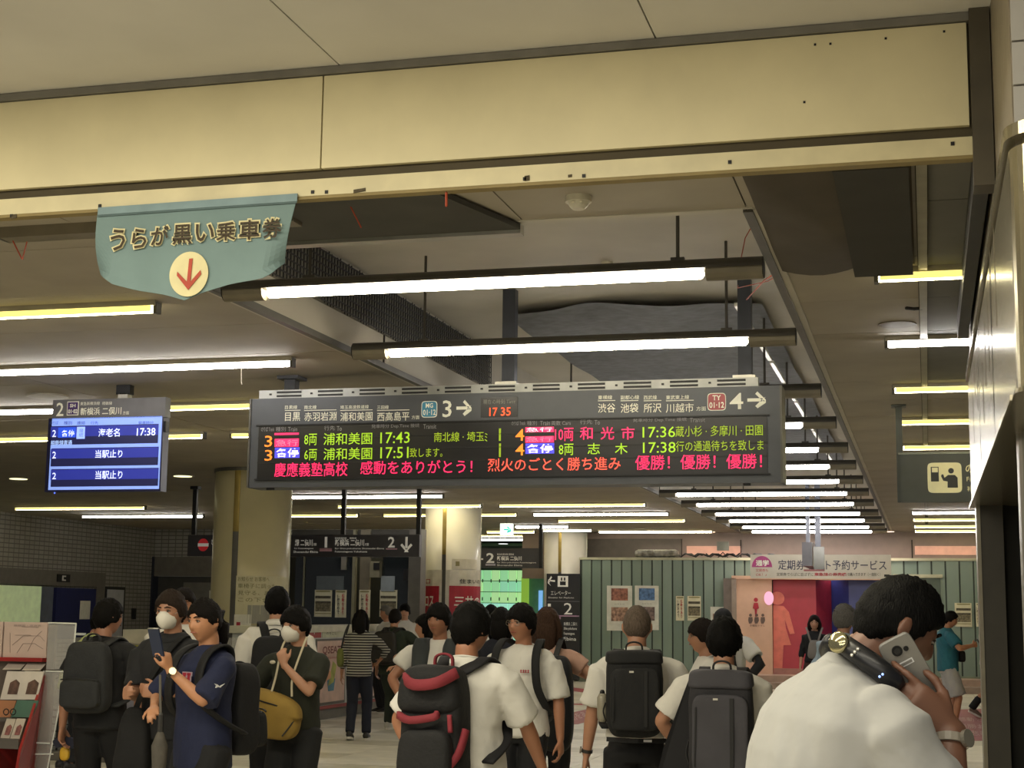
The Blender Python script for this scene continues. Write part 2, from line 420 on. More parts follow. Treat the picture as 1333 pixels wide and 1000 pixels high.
# columns
m_col = mat('column_enamel', 'cfccc6', .3, var=.05, scale=2)
m_colL = mat('column_enamel_cream', 'bdb48f', .32, var=.08, scale=2)
m_brass = mat('brass_strip', '8a7740', .35, .7)
def curved(cx, cy, r, a0, a1, z0, z1, th=.01, n=8):
    A = [a0+(a1-a0)*k/n for k in range(n+1)]
    def ring(z): return [V((cx+(r)*cos(a), cy+r*sin(a), z)) for a in A]+[V((cx+(r-th)*cos(a), cy+(r-th)*sin(a), z)) for a in A[::-1]]
    return G().loft([ring(z0), ring(z1)])
def colpt(c, r, px, py):                 # where a sight line first meets a column
    d = _ray(px, py); d = d/d.y; a = d.x**2+1; cx, cy = c
    b = -2*(d.x*cx+cy); cc = cx*cx+cy*cy-r*r; s = (-b-sqrt(max(0, b*b-4*a*cc)))/(2*a); return CP+d*s
def colang(c, r, px, py): p = colpt(c, r, px, py); return atan2(p.y-c[1], p.x-c[0]), p.z
def column(name, cx, cy, r, m, label, g0, g1, gy):
    o = semp(name, (cx, cy, 0), label=label)
    obj('shaft', G().cyl((cx, cy), r, 0, ZC, 48), m, o, smooth=True)
    a0 = colang((cx, cy), r, g0, 700)[0]; a1 = colang((cx, cy), r, g1, 700)[0]; zz = colang((cx, cy), r, g0, gy)[1]
    obj('groove_strip', curved(cx, cy, r+.006, a0, a1, zz, ZC-.02, .02), m_brass, o)
    obj('groove_foot', curved(cx, cy, r+.006, a0, a1, 0, zz, .02), m_grey, o)
    obj('cap_ring', G().cyl((cx, cy), r+.02, ZC-.05, ZC, 48), m_grey, o)
    e = atan2(-cy, -cx)+pi/2*.93
    obj('edge_trim', curved(cx, cy, r+.012, e, e+.1, 0, ZC-.05, .02, 3), m_alu, o)
    return o
cL = column('trim_3', -9.57, 20.9, .56, m_colL, 'left cream column with brass groove', 303, 310.5, 692)
c1 = column('trim_4', -8.86, 28.6, .54, m_col, 'middle white column carrying red housing advert', 576, 581, 722)
c2 = column('trim_5', -8.68, 37.5, .53, m_col, 'right white column carrying the black lift sign', 727, 731, 745)
# notices taped on the left column
def onCol(name, c, r, x0, y0, x1, y1, m, parent, th=.01):
    a0, _ = colang(c, r, x0, (y0+y1)/2); a1, _ = colang(c, r, x1, (y0+y1)/2)
    _, z1 = colang(c, r, (x0+x1)/2, y0); _, z0 = colang(c, r, (x0+x1)/2, y1)
    return obj(name, curved(c[0], c[1], r+th, a0, a1, z0, z1, th), m, parent)
def textCol(body, c, r, x0, y0, x1, y1, m, parent, bold=0, th=.014):
    a0, _ = colang(c, r, x0, (y0+y1)/2); a1, _ = colang(c, r, x1, (y0+y1)/2)
    _, z1 = colang(c, r, (x0+x1)/2, y0); _, z0 = colang(c, r, (x0+x1)/2, y1)
    o = text(body, (0, 0, 0), UX, UZ, 1, 1, m, parent, 'lettering', bold, local=True)
    off = root_off(parent)
    for v in o.data.vertices:
        a = a0+(a1-a0)*v.co.x; z = z0+(z1-z0)*v.co.z
        v.co = V((c[0]+(r+th)*cos(a), c[1]+(r+th)*sin(a), z))-off
    return o
m_ink = mat('print_black', '26241f', .7); m_red = mat('print_red', 'a31c30', .5); m_white = mat('print_white', 'dedad0', .6)
CLc = (-9.57, 20.9)
t = thing('paper_notice', 'large faded paper notice taped on the left cream column', 'notice', (CLc[0], CLc[1]-.6, 1.8))
onCol('sheet', CLc, .56, 307, 750, 374, 800, mat('faded_paper', 'c9c3a2', .7, var=.08), t)
for k, s in enumerate(('お知らせ お客様へ', '車椅子に調った', '見守る、お', 'この下合の')):
    textCol(s, CLc, .56, 310, 751+k*9, 350+(k % 2)*8, 757+k*9, mat('faded_ink', '7d7858', .8), t)
t = thing('paper_notice', 'small grey notice taped below the large one on the left column', 'notice', (CLc[0], CLc[1]-.6, 1.5))
onCol('sheet', CLc, .56, 322, 788, 350, 812, mat('grey_paper', '98968b', .7), t)
t = thing('paper_notice', 'white sheet with red stamp low on the left column', 'notice', (CLc[0]-.2, CLc[1]-.6, 1.5))
onCol('sheet', CLc, .56, 305, 800, 327, 818, mat('paper', 'd5d3c6', .7), t); onCol('stamp', CLc, .56, 308, 810, 313, 815, m_red, t, .014)
# column 1 advert
C1 = (-8.86, 28.6)
t = thing('wrapped_advert', 'white and red housing advert wrapped round the middle column', 'advert', (C1[0], C1[1]-.56, 1.5))
onCol('backing', C1, .54, 555, 742, 625, 900, mat('ad_white', 'cfcabd', .5), t)
onCol('red_block', C1, .54, 555, 763, 571.5, 808, m_red, t, .02); onCol('red_block', C1, .54, 584.5, 763, 624, 808, m_red, t, .02)
textCol('ロス', C1, .54, 555.5, 776, 566, 790, m_white, t, .02, .03); textCol('三井の', C1, .54, 591, 776, 622, 790, m_white, t, .02, .03)
textCol('住まいの', C1, .54, 598, 754, 623, 760, m_ink, t, .01, .02); textCol('ロ', C1, .54, 556, 754, 561, 760, m_red, t, .01, .02)
t = thing('column_plate', 'small pale plate with round mark above the housing advert', 'plate', (C1[0]+.2, C1[1]-.55, 2.2))
onCol('plate', C1, .54, 588, 728, 620, 741, mat('ad_white', 'cfcabd', .5), t)
onCol('mark', C1, .54, 593, 731, 598, 737, mat('faded_ink', '7d7858', .8), t, .014)
# column 2 lift sign
C2 = (-8.68, 37.5); YS = 36.9
t = thing('lift_sign', 'tall black platform guide board on the right white column', 'sign', (-8.6, YS, 1.3))
m_sb = mat('sign_black', '25252a', .4); m_sw = mat('sign_white', 'd9d6cc', .5, emit='d9d6cc', strength=.18)
g = G(); R(g, 711, 747, 755, 884, YS, .05); obj('board', g, m_sb, t)
T('←', 713, 750, 722.5, 763, YS-.055, m_sw, t, .03)
g = G(); R(g, 726, 750, 739.5, 764, YS-.05, .008); obj('lift_pictogram', g, m_sw, t)
g = G(); R(g, 729, 757, 736.5, 762, YS-.06, .004); g.v += []; R(g, 730, 752, 732, 756, YS-.06); R(g, 734, 752, 736, 756, YS-.06); obj('cabin_mark', g, m_sb, t)
T('エレベーター', 717, 769, 743, 775, YS-.055, m_sw, t); T('Elevator for Platform', 714, 777, 747, 779, YS-.055, m_sw, t)
T('1', 713, 786, 717, 800, YS-.055, m_sw, t); T('2', 734, 785, 745, 800, YS-.055, m_sw, t)
g = G(); R(g, 712, 801, 754, 802.5, YS-.05); R(g, 712, 803, 730, 806, YS-.05); obj('colour_band', g, mat('band_pink', 'b58fae', .5), t)
for k, (a, b, c) in enumerate(((712, 727, '日吉 武蔵小杉'), (734, 751, '新横浜 二俣川'), (712, 723, '目黒 大岡山'), (734, 751, 'Shin-yokohama'), (713, 730, 'Hiyoshi'), (734, 748, 'Futamatagawa'), (713, 725, 'Meguro'), (734, 750, 'Ebina'))):
    y = 810+(k//2)*6.5; T(c, a, y, b, y+4.5, YS-.055, m_sw, t)
g = G(); R(g, 711, 782.5, 755, 783, YS-.05); obj('divider', g, mat('grey_line', '77757a', .5), t)
t = thing('column_band', 'narrow black strap and vertical white notice on the right column side', 'notice', (-8.2, 37.1, 1.7))
onCol('strap', C2, .53, 755.5, 783, 763, 786, m_blackm, t, .02); onCol('notice', C2, .53, 757, 787, 762.5, 806, mat('paper', 'd5d3c6', .7), t, .02)

# office behind the middle
of = thing('station_office', 'glazed station office with dark windows and taped posters', 'office', (-10, 27, 0))
YO = 27.0
m_of = mat('office_frame', '57534a', .4, .4); m_gl = mat('office_glass', '1d2224', .12, var=.1, spec=.6)
m_mull = mat('mullion', '8d8a72', .4, .4)
g = G().box(-12.5, -8.95, YO+1.6, YO+1.7, 0, 2.9); obj('inner_wall', g, mat('office_inner', '2f302e', .7), of)
g = G(); R(g, 380, 700, 463, 925, YO, .05); obj('window_pane', g, m_gl, of)
g = G(); R(g, 495, 725, 538, 925, YO, .05); obj('window_pane', g, m_gl, of)
g = G(); R(g, 456, 690, 463, 925, YO-.02, .1); obj('mullion', g, m_mull, of)
g = G(); R(g, 465, 690, 481, 925, YO-.02, .06); obj('mullion_panel', g, mat('mullion_brown', '6d6655', .45), of)
g = G(); R(g, 394, 700, 397, 800, YO-.05, .04); obj('mullion', g, m_mull, of)
g = G(); R(g, 535, 690, 553, 905, YO-.05, .3); obj('end_pier', g, mat('pier_grey', '5f5c55', .4, .3), of)
g = G(); R(g, 412, 750, 448, 768, YO-.055, .02); obj('inner_screen', g, mat('screen_grey', '5b6264', .3), of)
g = G(); R(g, 496, 750, 514, 770, YO-.055, .02); obj('inner_screen', g, mat('screen_blue', '8e979c', .3), of)
g = G(); R(g, 484, 731, 497, 752, YO-.06, .12); obj('wall_cabinet', g, mat('cab_beige', '7d7862', .6), of); g = G(); R(g, 486.5, 733, 494, 742, YO-.185, .02); obj('cabinet_slot', g, m_blackm, of)
g = G(); R(g, 528, 741, 536, 756, YO-.06, .15); obj('camera_box', g, m_blackm, of)
g = G(); R(g, 445, 724, 452, 742, YO-.06, .05); obj('hanging_bracket', g, m_alu, of)
g = G(); R(g, 380, 690, 553, 726, YO-.01, .03); obj('fascia', g, mat('fascia_dark', '37352f', .6), of)
def sport_poster(x0, y0, x1, y1, Y, label):
    p = at((x0+x1)/2, (y0+y1)/2, Y); t = thing('event_poster', label, 'poster', (p.x, Y, p.z))
    w, h = x1-x0, y1-y0
    g = G(); R(g, x0, y0, x1, y1, Y, .006); obj('sheet', g, mat('poster_cream', 'c8c3a8', .6), t)
    g = G(); R(g, x0+.06*w, y0+.22*h, x1-.06*w, y0+.32*h, Y-.008, .003); obj('headline', g, mat('poster_ink', '4a4638', .7, var=.6, scale=40), t)
    g = G(); R(g, x0+.06*w, y0+.45*h, x1-.06*w, y0+.8*h, Y-.008, .003); obj('photo_print', g, mat('poster_photo', '6e6650', .7, var=.6, scale=25), t)
    g = G(); R(g, x0+.06*w, y0+.42*h, x1-.06*w, y0+.5*h, Y-.01, .003); obj('roof_print', g, mat('poster_ink', '4a4638', .7), t)
    g = G(); R(g, x0+.1*w, y0+.03*h, x1-.1*w, y0+.08*h, Y-.008, .003); R(g, x0+.05*w, y0+.86*h, x1-.05*w, y0+.89*h, Y-.008, .003); obj('caption', g, mat('poster_olive', '858157', .7), t)
def slogan_poster(x0, y0, x1, y1, Y, label):
    p = at((x0+x1)/2, (y0+y1)/2, Y); t = thing('slogan_poster', label, 'poster', (p.x, Y, p.z))
    w, h = x1-x0, y1-y0
    g = G(); R(g, x0, y0, x1, y1, Y, .006); obj('sheet', g, mat('poster_cream', 'c8c3a8', .6), t)
    T('優\n勝\nお\nめ\nで', x0+.15*w, y0+.16*h, x0+.42*w, y1-.14*h, Y-.01, mat('poster_ink2', '3a3a3a', .7), t, .02)
    T('感\n動\nを\nあ\nり', x0+.56*w, y0+.14*h, x0+.82*w, y1-.1*h, Y-.01, m_red, t, .02)
    g = G(); R(g, x0+.1*w, y0+.04*h, x1-.1*w, y0+.09*h, Y-.008, .003); obj('caption', g, mat('poster_olive', '858157', .7), t)
sport_poster(409, 768, 432, 803, YO-.06, 'landscape photo event poster on the office glass, furthest left')
slogan_poster(436, 768, 451, 804, YO-.06, 'narrow red and black slogan poster left of the office mullion')
slogan_poster(467, 768, 482, 804, YO-.1, 'narrow red and black slogan poster right of the office mullion')
sport_poster(494, 768, 517, 803, YO-.06, 'landscape photo event poster on the office glass above the green shirted man')

# counter running back to the office
ct = thing('service_counter', 'white service counter with red labels and advert panels before the office', 'counter', (-8.9, 24, 0))
XC = -8.78
obj('body', G().box(-9.3, XC, 19.8, 26.7, .16, 1.30), mat('counter_white', 'b9bcb6', .45), ct)
obj('plinth', G().box(-9.25, XC-.04, 19.85, 26.7, 0, .16), mat('plinth_grey', '6d6a60', .5), ct)
obj('red_kick', G().box(-9.3, XC+.005, 19.8, 26.7, .16, .21), mat('kick_red', '8f3a36', .5), ct)
obj('top', G().box(-9.35, XC+.03, 19.75, 26.7, 1.30, 1.40), mat('counter_top', 'c7c5ae', .4), ct)
UYb = V((0, 1, 0))
for y0, y1, red in ((20.9, 21.75, 1), (21.8, 23.1, 0), (24.6, 25.4, 1), (25.45, 26.4, 0)):
    obj('label_plate', G().box(XC, XC+.008, y0, y1, 1.22, 1.39), mat('label_red', 'a8332f', .5) if red else mat('label_cream', 'c5c7a8', .5), ct)
    if red: text('ゲート', (XC+.01, y0+.15, 1.27), UYb, UZ, (y1-y0)*.6, .08, m_white, ct, bold=.02)
    else: text('きっぷ・精算\nのりこし', (XC+.01, y0+.15, 1.26), UYb, UZ, (y1-y0)*.5, .09, m_ink, ct)
for y0, y1, lb in ((21.6, 22.75, 'pink seat service advert with drink picture on the counter front'), (23.0, 24.1, 'second pink seat advert on the counter front beside the striped top woman')):
    t = thing('seat_advert', lb, 'advert', (XC+.01, (y0+y1)/2, .7))
    obj('frame', G().box(XC, XC+.012, y0-.04, y1+.04, .22, 1.20), mat('ad_frame', '5e5a52', .5), t)
    obj('sheet', G().box(XC+.012, XC+.016, y0, y1, .26, 1.17), mat('ad_pink', 'd2b4a4', .5), t)
    text('QSEAT', (XC+.018, y0+.2, .96), UYb, UZ, (y1-y0)*.65, .13, mat('ad_darkred', '6c2227', .5), t, bold=.01)
    text('有料座席指定', (XC+.018, y0+.35, .9), UYb, UZ, (y1-y0)*.4, .03, m_red, t)
    ym = (y0+y1)/2
    obj('glass_print', G().loft([[V((XC+.017+d, ym-.1, .42)), V((XC+.017+d, ym+.12, .42)), V((XC+.017+d, ym+.17, .60)), V((XC+.017+d, ym-.16, .60))] for d in (0, .003)]), mat('ad_blue', '4c7f97', .5), t)
    obj('fruit_print', G().loft([[V((XC+.021+d, ym-.12, .5)), V((XC+.021+d, ym+.1, .55)), V((XC+.021+d, ym+.2, .8)), V((XC+.021+d, ym+.05, .86))] for d in (0, .003)]), mat('ad_green', 'a3a850', .5, var=.3), t)
    obj('hand_print', G().loft([[V((XC+.025+d, ym-.3, .55)), V((XC+.025+d, ym-.02, .62)), V((XC+.025+d, ym-.05, .72)), V((XC+.025+d, ym-.3, .7))] for d in (0, .003)]), mat('ad_skin', 'd39b73', .5), t)

# green partition, fin by fin
YG = 37.0
gp = thing('green_partition', 'pale green hoarding of upright ribbed panels across the far end', 'partition', (-4, YG, 0))
m_gp = [mat('green_panel_%d' % k, c, .35, var=.05, scale=2) for k, c in enumerate(('6f8075', '75867b', '687a6f'))]
gz0, gz1 = .32, 2.93
def gpanels(x0, x1, w, z0, z1):
    n = max(1, round((x1-x0)/w)); s = (x1-x0)/n; me = [G().box(.018, s-.018, 0, .045, 0, z1-z0).mesh('panel') for _ in m_gp]
    for q, mm in zip(me, m_gp): q.materials.append(mm)
    for k in range(n):
        o = obj('panel', random.choice(me), None, gp); o.location = V((x0+k*s, YG-.03+(.014 if k % 2 else 0), z0))-gp.location
gpanels(-8.15, -4.42, .245, gz0, gz1); gpanels(-.82, 3.2, .32, gz0, gz1); gpanels(-4.42, -3.7, .24, 2.52, gz1)
obj('backing', G().box(-8.2, -4.4, YG, YG+.05, 0, gz1).box(-.85, 3.2, YG, YG+.05, 0, gz1).box(-4.42, -.8, YG, YG+.05, 2.5, gz1), mat('green_dark', '28332c', .6), gp)
obj('skirting', G().box(-8.2, -4.42, YG-.09, YG, 0, .32).box(-.82, 3.2, YG-.09, YG, 0, .32), mat('green_skirt', '737a66', .5), gp)
obj('top_rail', G().box(-8.2, -3.9, YG-.08, YG+.08, gz1, gz1+.06).box(-.85, 3.2, YG-.08, YG+.08, gz1, gz1+.06), mat('rail_pale', 'a5a48c', .5), gp)
obj('door_head', G().box(-.75, .35, YG-.1, YG-.03, 2.54, 2.62), mat('rail_pale', 'a5a48c', .5), gp)
obj('door_shade', G().box(-.7, .3, YG-.05, YG-.032, 1.9, 2.54), mat('shade_green', '47544a', .5), gp)
def pic_poster(x0, y0, x1, y1, label, cols):
    Y = YG-.045; p = at((x0+x1)/2, (y0+y1)/2, Y); t = thing('picture_poster', label, 'poster', (p.x, Y, p.z)); w, h = x1-x0, y1-y0
    g = G(); R(g, x0, y0, x1, y1, Y, .012); obj('sheet', g, mat('poster_white', 'c9c9bf', .5), t)
    for k, c in enumerate(cols):
        a = y0+(.06+.42*k)*h
        g = G(); R(g, x0+.17*w, a, x1-.17*w, a+.27*h+k*.04*h, Y-.014, .003); obj('photo_print', g, mat('photo_'+c, c, .6, var=.7, scale=14), t)
    T('のりもの', x0+.3*w, y0+.40*h, x1-.3*w, y0+.42*h, Y-.016, m_ink, t)
pic_poster(790, 762.5, 823, 821, 'white poster with two reddish photos on the green hoarding', ('8a5a4c', '9a7a68'))
pic_poster(826.5, 762.5, 857.5, 820, 'white poster with blue photo behind the grey haired man', ('4a6a96', '6b5a58'))
slogan_poster(880, 776, 890.5, 808, YG-.05, 'narrow slogan poster left of the photo event poster on green hoarding')
sport_poster(895, 776, 912.5, 808, YG-.05, 'photo event poster on the green hoarding left of the toilet entrance')
sport_poster(1243.5, 785, 1265, 816, YG-.06, 'photo event poster on the green hoarding right of the toilet entrance')
slogan_poster(1271, 785, 1276, 816, YG-.06, 'sliver of slogan poster at the doorway edge')
t = thing('leaflet_poster', 'white leaflet half hidden behind the black capped man', 'poster', (-4.9, YG-.05, 1.6))
g = G(); R(g, 925, 790, 942, 815, YG-.05, .01); obj('sheet', g, mat('poster_white', 'c9c9bf', .5), t); g = G(); R(g, 928, 799, 936, 810, YG-.065, .003); obj('print', g, mat('photo_9a7a68', '9a7a68', .6), t)

# toilet entrance
te = semp('wall_back', label='toilet entrance with pink, red and blue walls')
YT = 36.8
m_pk = mat('pink_cream', 'c9a48c', .5, var=.04); m_rd = mat('toilet_red', 'a5323f', .45, var=.05); m_bl = mat('toilet_blue', '3d4478', .45, var=.05); m_sk = mat('salmon', 'd0705f', .5)
def X_(px, y=800, Y=YT): return at(px, y, Y).x
obj('side_wall', G().box(X_(959), X_(1005), YT, YT+.1, .28, 2.48), m_pk, te)
obj('side_post', G().box(X_(953), X_(959), YT-.05, YT+.1, .28, 2.5), mat('post_pinkgrey', '8d7f74', .5), te)
obj('side_wall', G().box(X_(942), X_(953), YT, YT+.15, 0, 2.5), mat('post_pinkdark', '6d625c', .5), te)
obj('red_wall', G().box(X_(1006), X_(1062), YT+.15, YT+.25, .4, 2.48), m_rd, te)
g = G().prism([(X_(1062), YT+.15, .4), (X_(1083, 800, YT+1), YT+.9, .4), (X_(1083, 800, YT+1), YT+1, .4), (X_(1062), YT+.25, .4)], (0, 0, 2.08)); obj('red_wall', g, mat('toilet_red2', '9d2c3c', .45), te)
g = G().prism([(X_(1083, 800, YT+1), YT+.9, .4), (X_(1105), YT+.15, .4), (X_(1105), YT+.25, .4), (X_(1083, 800, YT+1), YT+1, .4)], (0, 0, 2.08)); obj('blue_wall', g, mat('toilet_blue2', '2b3f86', .45), te)
obj('blue_wall', G().box(X_(1105), X_(1152), YT+.15, YT+.25, .4, 2.48), m_bl, te)
obj('right_post', G().box(X_(1152), X_(1162), YT-.05, YT+.1, 0, 2.5), mat('rail_pale', 'a5a48c', .5), te)
obj('lintel', G().box(X_(953), X_(1162), YT-.05, YT+.3, 2.48, 2.56), m_pk, te)
obj('kick', G().box(X_(1006), X_(1152), YT+.1, YT+.16, .22, .42), mat('kick_pink', '9e6f64', .5), te)
obj('step', G().box(X_(942), X_(1290), YT-1.4, YT+.2, 0, .14), mat('step_stone', '8d7a6c', .5, var=.12), te)
obj('step', G().box(X_(942), X_(1290), YT-.8, YT+.2, .14, .28), mat('step_stone2', 'a08878', .5, var=.12), te)
# woman pictogram, twice life size, in salmon on the red wall
t = thing('woman_pictogram', 'tall salmon woman silhouette on the red toilet wall', 'sign', (X_(1018), YT+.1, .4))
P = lambda px, py: at(px, py, YT+.148)
g = G(); c = P(1012, 779); g.prism([c+V((.165*cos(2*pi*k/24), 0, .155*sin(2*pi*k/24))) for k in range(24)], (0, -.02, 0)); obj('head', g, m_sk, t)
g = G(); g.prism([P(*q) for q in ((1006.5, 788), (1020, 789), (1027, 797), (1034.5, 825), (1028.5, 826), (1021.5, 806), (1023, 818), (1030, 840), (1020, 840), (1018, 878), (1007, 882))], (0, -.02, 0)); obj('figure', g, m_sk, t)
t = thing('accessible_sign', 'small red woman and wheelchair toilet symbols on the pink wall', 'sign', (X_(984), YT, 1.8))
g = G(); c = at(984, 781, YT-.002); g.prism([c+V((.05*cos(2*pi*k/14), 0, .05*sin(2*pi*k/14))) for k in range(14)], (0, -.01, 0)); g.prism([at(a, b, YT-.002) for a, b in ((981.5, 785), (986.5, 785), (988, 792), (985.5, 793), (985, 803), (983, 803), (982.5, 793), (980, 792))], (0, -.01, 0)); obj('woman_mark', g, m_red, t)
g = G()
for cx in (977, 985, 993):
    c = at(cx, 801, YT-.002); g.prism([c+V((.035*cos(2*pi*k/10), 0, .035*sin(2*pi*k/10))) for k in range(10)], (0, -.01, 0)); g.prism([at(cx+a, b, YT-.002) for a, b in ((-2.5, 803.5), (2.5, 803.5), (3, 808), (1, 812), (-2, 812), (-3, 808))], (0, -.01, 0))
obj('symbol_row', g, mat('symbol_dark', '5e4a42', .5), t); T('多機能トイレ', 976, 813, 996, 816, YT-.01, mat('symbol_dark', '5e4a42', .5), t)
t = thing('round_lightbox', 'pink glowing round lightbox beside the red wall', 'sign', (X_(1001), YT-.1, 2))
g = G(); c = at(1001, 779, YT-.1); g.prism([c+V((.11*cos(2*pi*k/20), 0, .16*sin(2*pi*k/20))) for k in range(20)], (0, -.06, 0)); obj('face', g, glow('pinkbox', 'd9a6c4', .7), t)
# banner above the toilets
t = thing('service_banner', 'long white banner about commuter pass booking above toilet entrance', 'banner', (-2.4, 36.4, 2.8))
YN = 36.4
g = G(); R(g, 977, 722, 1160, 753, YN, .01); obj('cloth', g, mat('banner_white', 'b9b3a6', .6, var=.04), t)
g = G(); c = at(992, 738.5, YN-.012); g.prism([c+V((.235*cos(a), 0, .26*sin(a))) for a in [pi*k/16 for k in range(17)]], (0, -.003, 0)); obj('badge', g, mat('badge_magenta', '9b2f6e', .5), t)
T('通学', 984, 729, 1001, 737, YN-.02, m_white, t, .03); T('定期券も', 984, 740.5, 1000, 744.5, YN-.014, m_red, t); T('OK！♪', 984, 746.5, 998, 750, YN-.014, m_red, t)
T('定期券ネット予約サービス', 1013, 729, 1154, 742, YN-.014, mat('text_blue', '39394b', .6), t, .01)
T('定期券でらばに並ばずに', 1011, 745.5, 1059, 750, YN-.014, m_ink, t); T('東急線の券売機', 1060, 745.5, 1102, 750, YN-.014, m_red, t, .02); T('で購入できます（一部除く）', 1103, 745.5, 1146, 750, YN-.014, m_ink, t)
g = G(); R(g, 1151, 748, 1158, 751, YN-.01); obj('logo_patch', g, m_ink, t)
# wall above hoarding
wt = struct('wall_back', G().box(-10, 3.4, 38.3, 38.5, 2.5, ZC), mat('upper_wall', '85756c', .7, var=.05), label='pinkish upper wall beyond the hoarding')
obj('dark_bay', G().box(at(762, 710, 38.2).x, at(887, 710, 38.2).x, 38.15, 38.3, 2.8, 3.5), mat('upper_dark', '4d463f', .7), wt)  # dark slab painting the unlit left stretch of the upper wall
for a, b in ((894, 965), (1191, 1272)):
    g = G(); R(g, a, 711, b, 722.5, 38.29, .02); obj('lit_opening', g, mat('lit_opening', 'b98d7a', .6, emit='d09a84', strength=.35), wt)
for a in (964, 1065, 1187): g = G(); R(g, a, 703, a+1, 730, 38.29, .02); obj('wall_joint', g, m_dark, wt)
struct('wall_back', G().box(-22, 8, 46, 46.2, 0, 4), mat('far_wall', '4a4a44', .7), label='far end wall')
struct('wall_right', G().box(3.3, 3.5, 11, 46, 0, 4), mat('far_wall', '4a4a44', .7), label='far right side wall')
t = thing('lamp_box', 'small square grey floodlight on a stand above the hoarding', 'lamp', (-4.9, 37.0, 3))
g = G(); R(g, 934, 705.5, 949, 717, 37.0, .1); obj('housing', g, mat('cab_grey', '6d7066', .5), t)
p = at(941, 722, 37); obj('stand', G().tube([(p.x-.12, 37, 2.99), (p.x, 37, 3.12), (p.x+.12, 37, 2.99)], .015, 6), m_blackm, t)
t = thing('duct_bundle', 'silver wrapped duct bundle lying on top of the hoarding', 'duct', (-6.4, 37.2, 3.1))
for a, b in ((831, 851), (853, 879)):
    q0 = at(a, 720, 37.0); q1 = at(b, 720, 37.0)
    obj('duct', G().tube([(q0.x, 37.0, 3.09), (q1.x, 37.0, 3.09)], .10, 10), mat('foil', '8f8f8c', .3, .7, var=.5, scale=9), t)
t = thing('cable_coil', 'loose dark cables heaped on the hoarding rail', 'cable', (-5.2, 37, 3.05))
g = G()
for k in range(5):
    x = -6.0+k*.45; g.tube([(x+.1*j, 37+.03*sin(j+k), 3.0+.09*abs(sin(j*1.1+k))) for j in range(9)], .02, 5)
obj('cable', g, m_blackm, t)
# green lit glass wall far away behind the columns
t = semp('wall_back', label='green lit glass block wall far behind the columns')
YF = 44
m_gg = [glow('greenglass%d' % k, c, s) for k, (c, s) in enumerate((('9fe0a4', .72), ('9be2b8', .70), ('b4e6a0', .76), ('a6e8cc', .8)))]
a = at(618, 742, YF); b = at(684, 742, YF); nz = 8; nx = 6; z0, z1 = .3, a.z
for i in range(nx):
    for j in range(nz):
        x = a.x+(b.x-a.x)*i/nx; z = z0+(z1-z0)*j/nz
        obj('glass_block', G().box(x+.01, x+(b.x-a.x)/nx-.01, YF, YF+.05, z+.01, z+(z1-z0)/nz-.01), m_gg[3] if j < 5 else random.choice(m_gg[:3]), t)
g = G()
for i in range(nx): 
    for zz in (z1-.32, z1-.85):
        x = a.x+(b.x-a.x)*i/nx; g.box(x-.01, x+.01, YF-.06, YF, zz-.05, zz+.05)
obj('clip', g, m_blackm, t)
q = at(681, 750, YF).x; obj('green_strip', G().box(q, at(690, 750, YF).x, YF-.2, YF-.1, 0, at(685, 752, YF).z), glow('greenstrip', '9ccb4a', .55), t)
obj('green_wall', G().box(at(690, 750, YF).x, at(712, 750, YF).x, YF-.1, YF, 0, 3.4), mat('greenwall', '5f8a66', .5, emit='3f6a48', strength=.3), t)
obj('blue_screen', G().box(at(703.5, 750, YF).x, at(708, 750, YF).x, YF-.2, YF-.12, .4, at(706, 769, YF).z), glow('bluescreen', '7fb6ee', .9), t)
obj('soffit', G().box(-14, -9.6, 41, 44, 3.1, 3.3), mat('green_soffit', '3c5040', .6), t)
# ================================================================== LAMPS
g_w = glow('tube_white', 'fffaf4', LAMP_W); g_y = glow('tube_yellow', 'fff2c2', LAMP_Y); g_c = glow('tube_cream', 'fff4d8', LAMP_W)
g_off = mat('tube_off', 'b5b1a0', .4)
m_house = mat('lamp_housing', '77705f', .5, .2); m_housed = mat('lamp_housing_dark', '3d3a34', .5); m_pan = mat('lamp_pan', '8f897a', .5)
LZ = 3.62
ROWS = [6.95+.1, 9.15, 11.45, 13.85, 16.2, 18.65, 20.8, 23.1, 25.4, 27.8, 30.4, 32.6, 35.0, 36.9]
def ctube(name, x0, x1, y, z, r, m, parent, n=10):
    return obj(name, G().loft([[V((x, y+q*r*cos(2*pi*k/n), z+q*r*sin(2*pi*k/n))) for k in range(n)] for x, q in ((x0-.004, .5), (x0+.012, 1), (x1-.012, 1), (x1+.004, .5))]), m, parent)
def surf_lamp(x0, x1, y, kind, where, n):
    cx = (x0+x1)/2
    kd = {'w': 'white', 'y': 'yellowish', 'c': 'cream', 'o': 'unlit'}[kind]
    t = thing('ceiling_lamp', '%s strip lamp on the %s, %s' % (kd, where, n), 'lamp', (cx, y, ZC), 0, 'strip lamps fixed to the '+where)
    obj('pan', G().box(x0, x1, y-.05, y+.05, 3.625, ZC), m_pan if kind != 'o' else m_house, t)
    ctube('tube', x0+.015, x1-.015, y, 3.605, .024, {'w': g_w, 'y': g_y, 'c': g_c, 'o': g_off}[kind], t)
    if kind in 'yc': obj('glow_strip', G().box(x0+.03, x1-.03, y-.062, y-.044, 3.585, 3.622), glow('strip_y', 'fff08a', 1.0) if kind == 'y' else glow('strip_c', 'fff6c8', 1.0), t)  # tube light reflected by the fixture, put in as a glowing strip
    obj('end_cap', G().box(x0-.005, x0+.02, y-.035, y+.035, 3.575, 3.65), m_housed, t); obj('end_cap', G().box(x1-.02, x1+.005, y-.035, y+.035, 3.575, 3.65), m_housed, t)
ORD = ['first', 'second', 'third', 'fourth', 'fifth', 'sixth', 'seventh', 'eighth', 'ninth', 'tenth', 'eleventh', 'twelfth', 'thirteenth', 'fourteenth']
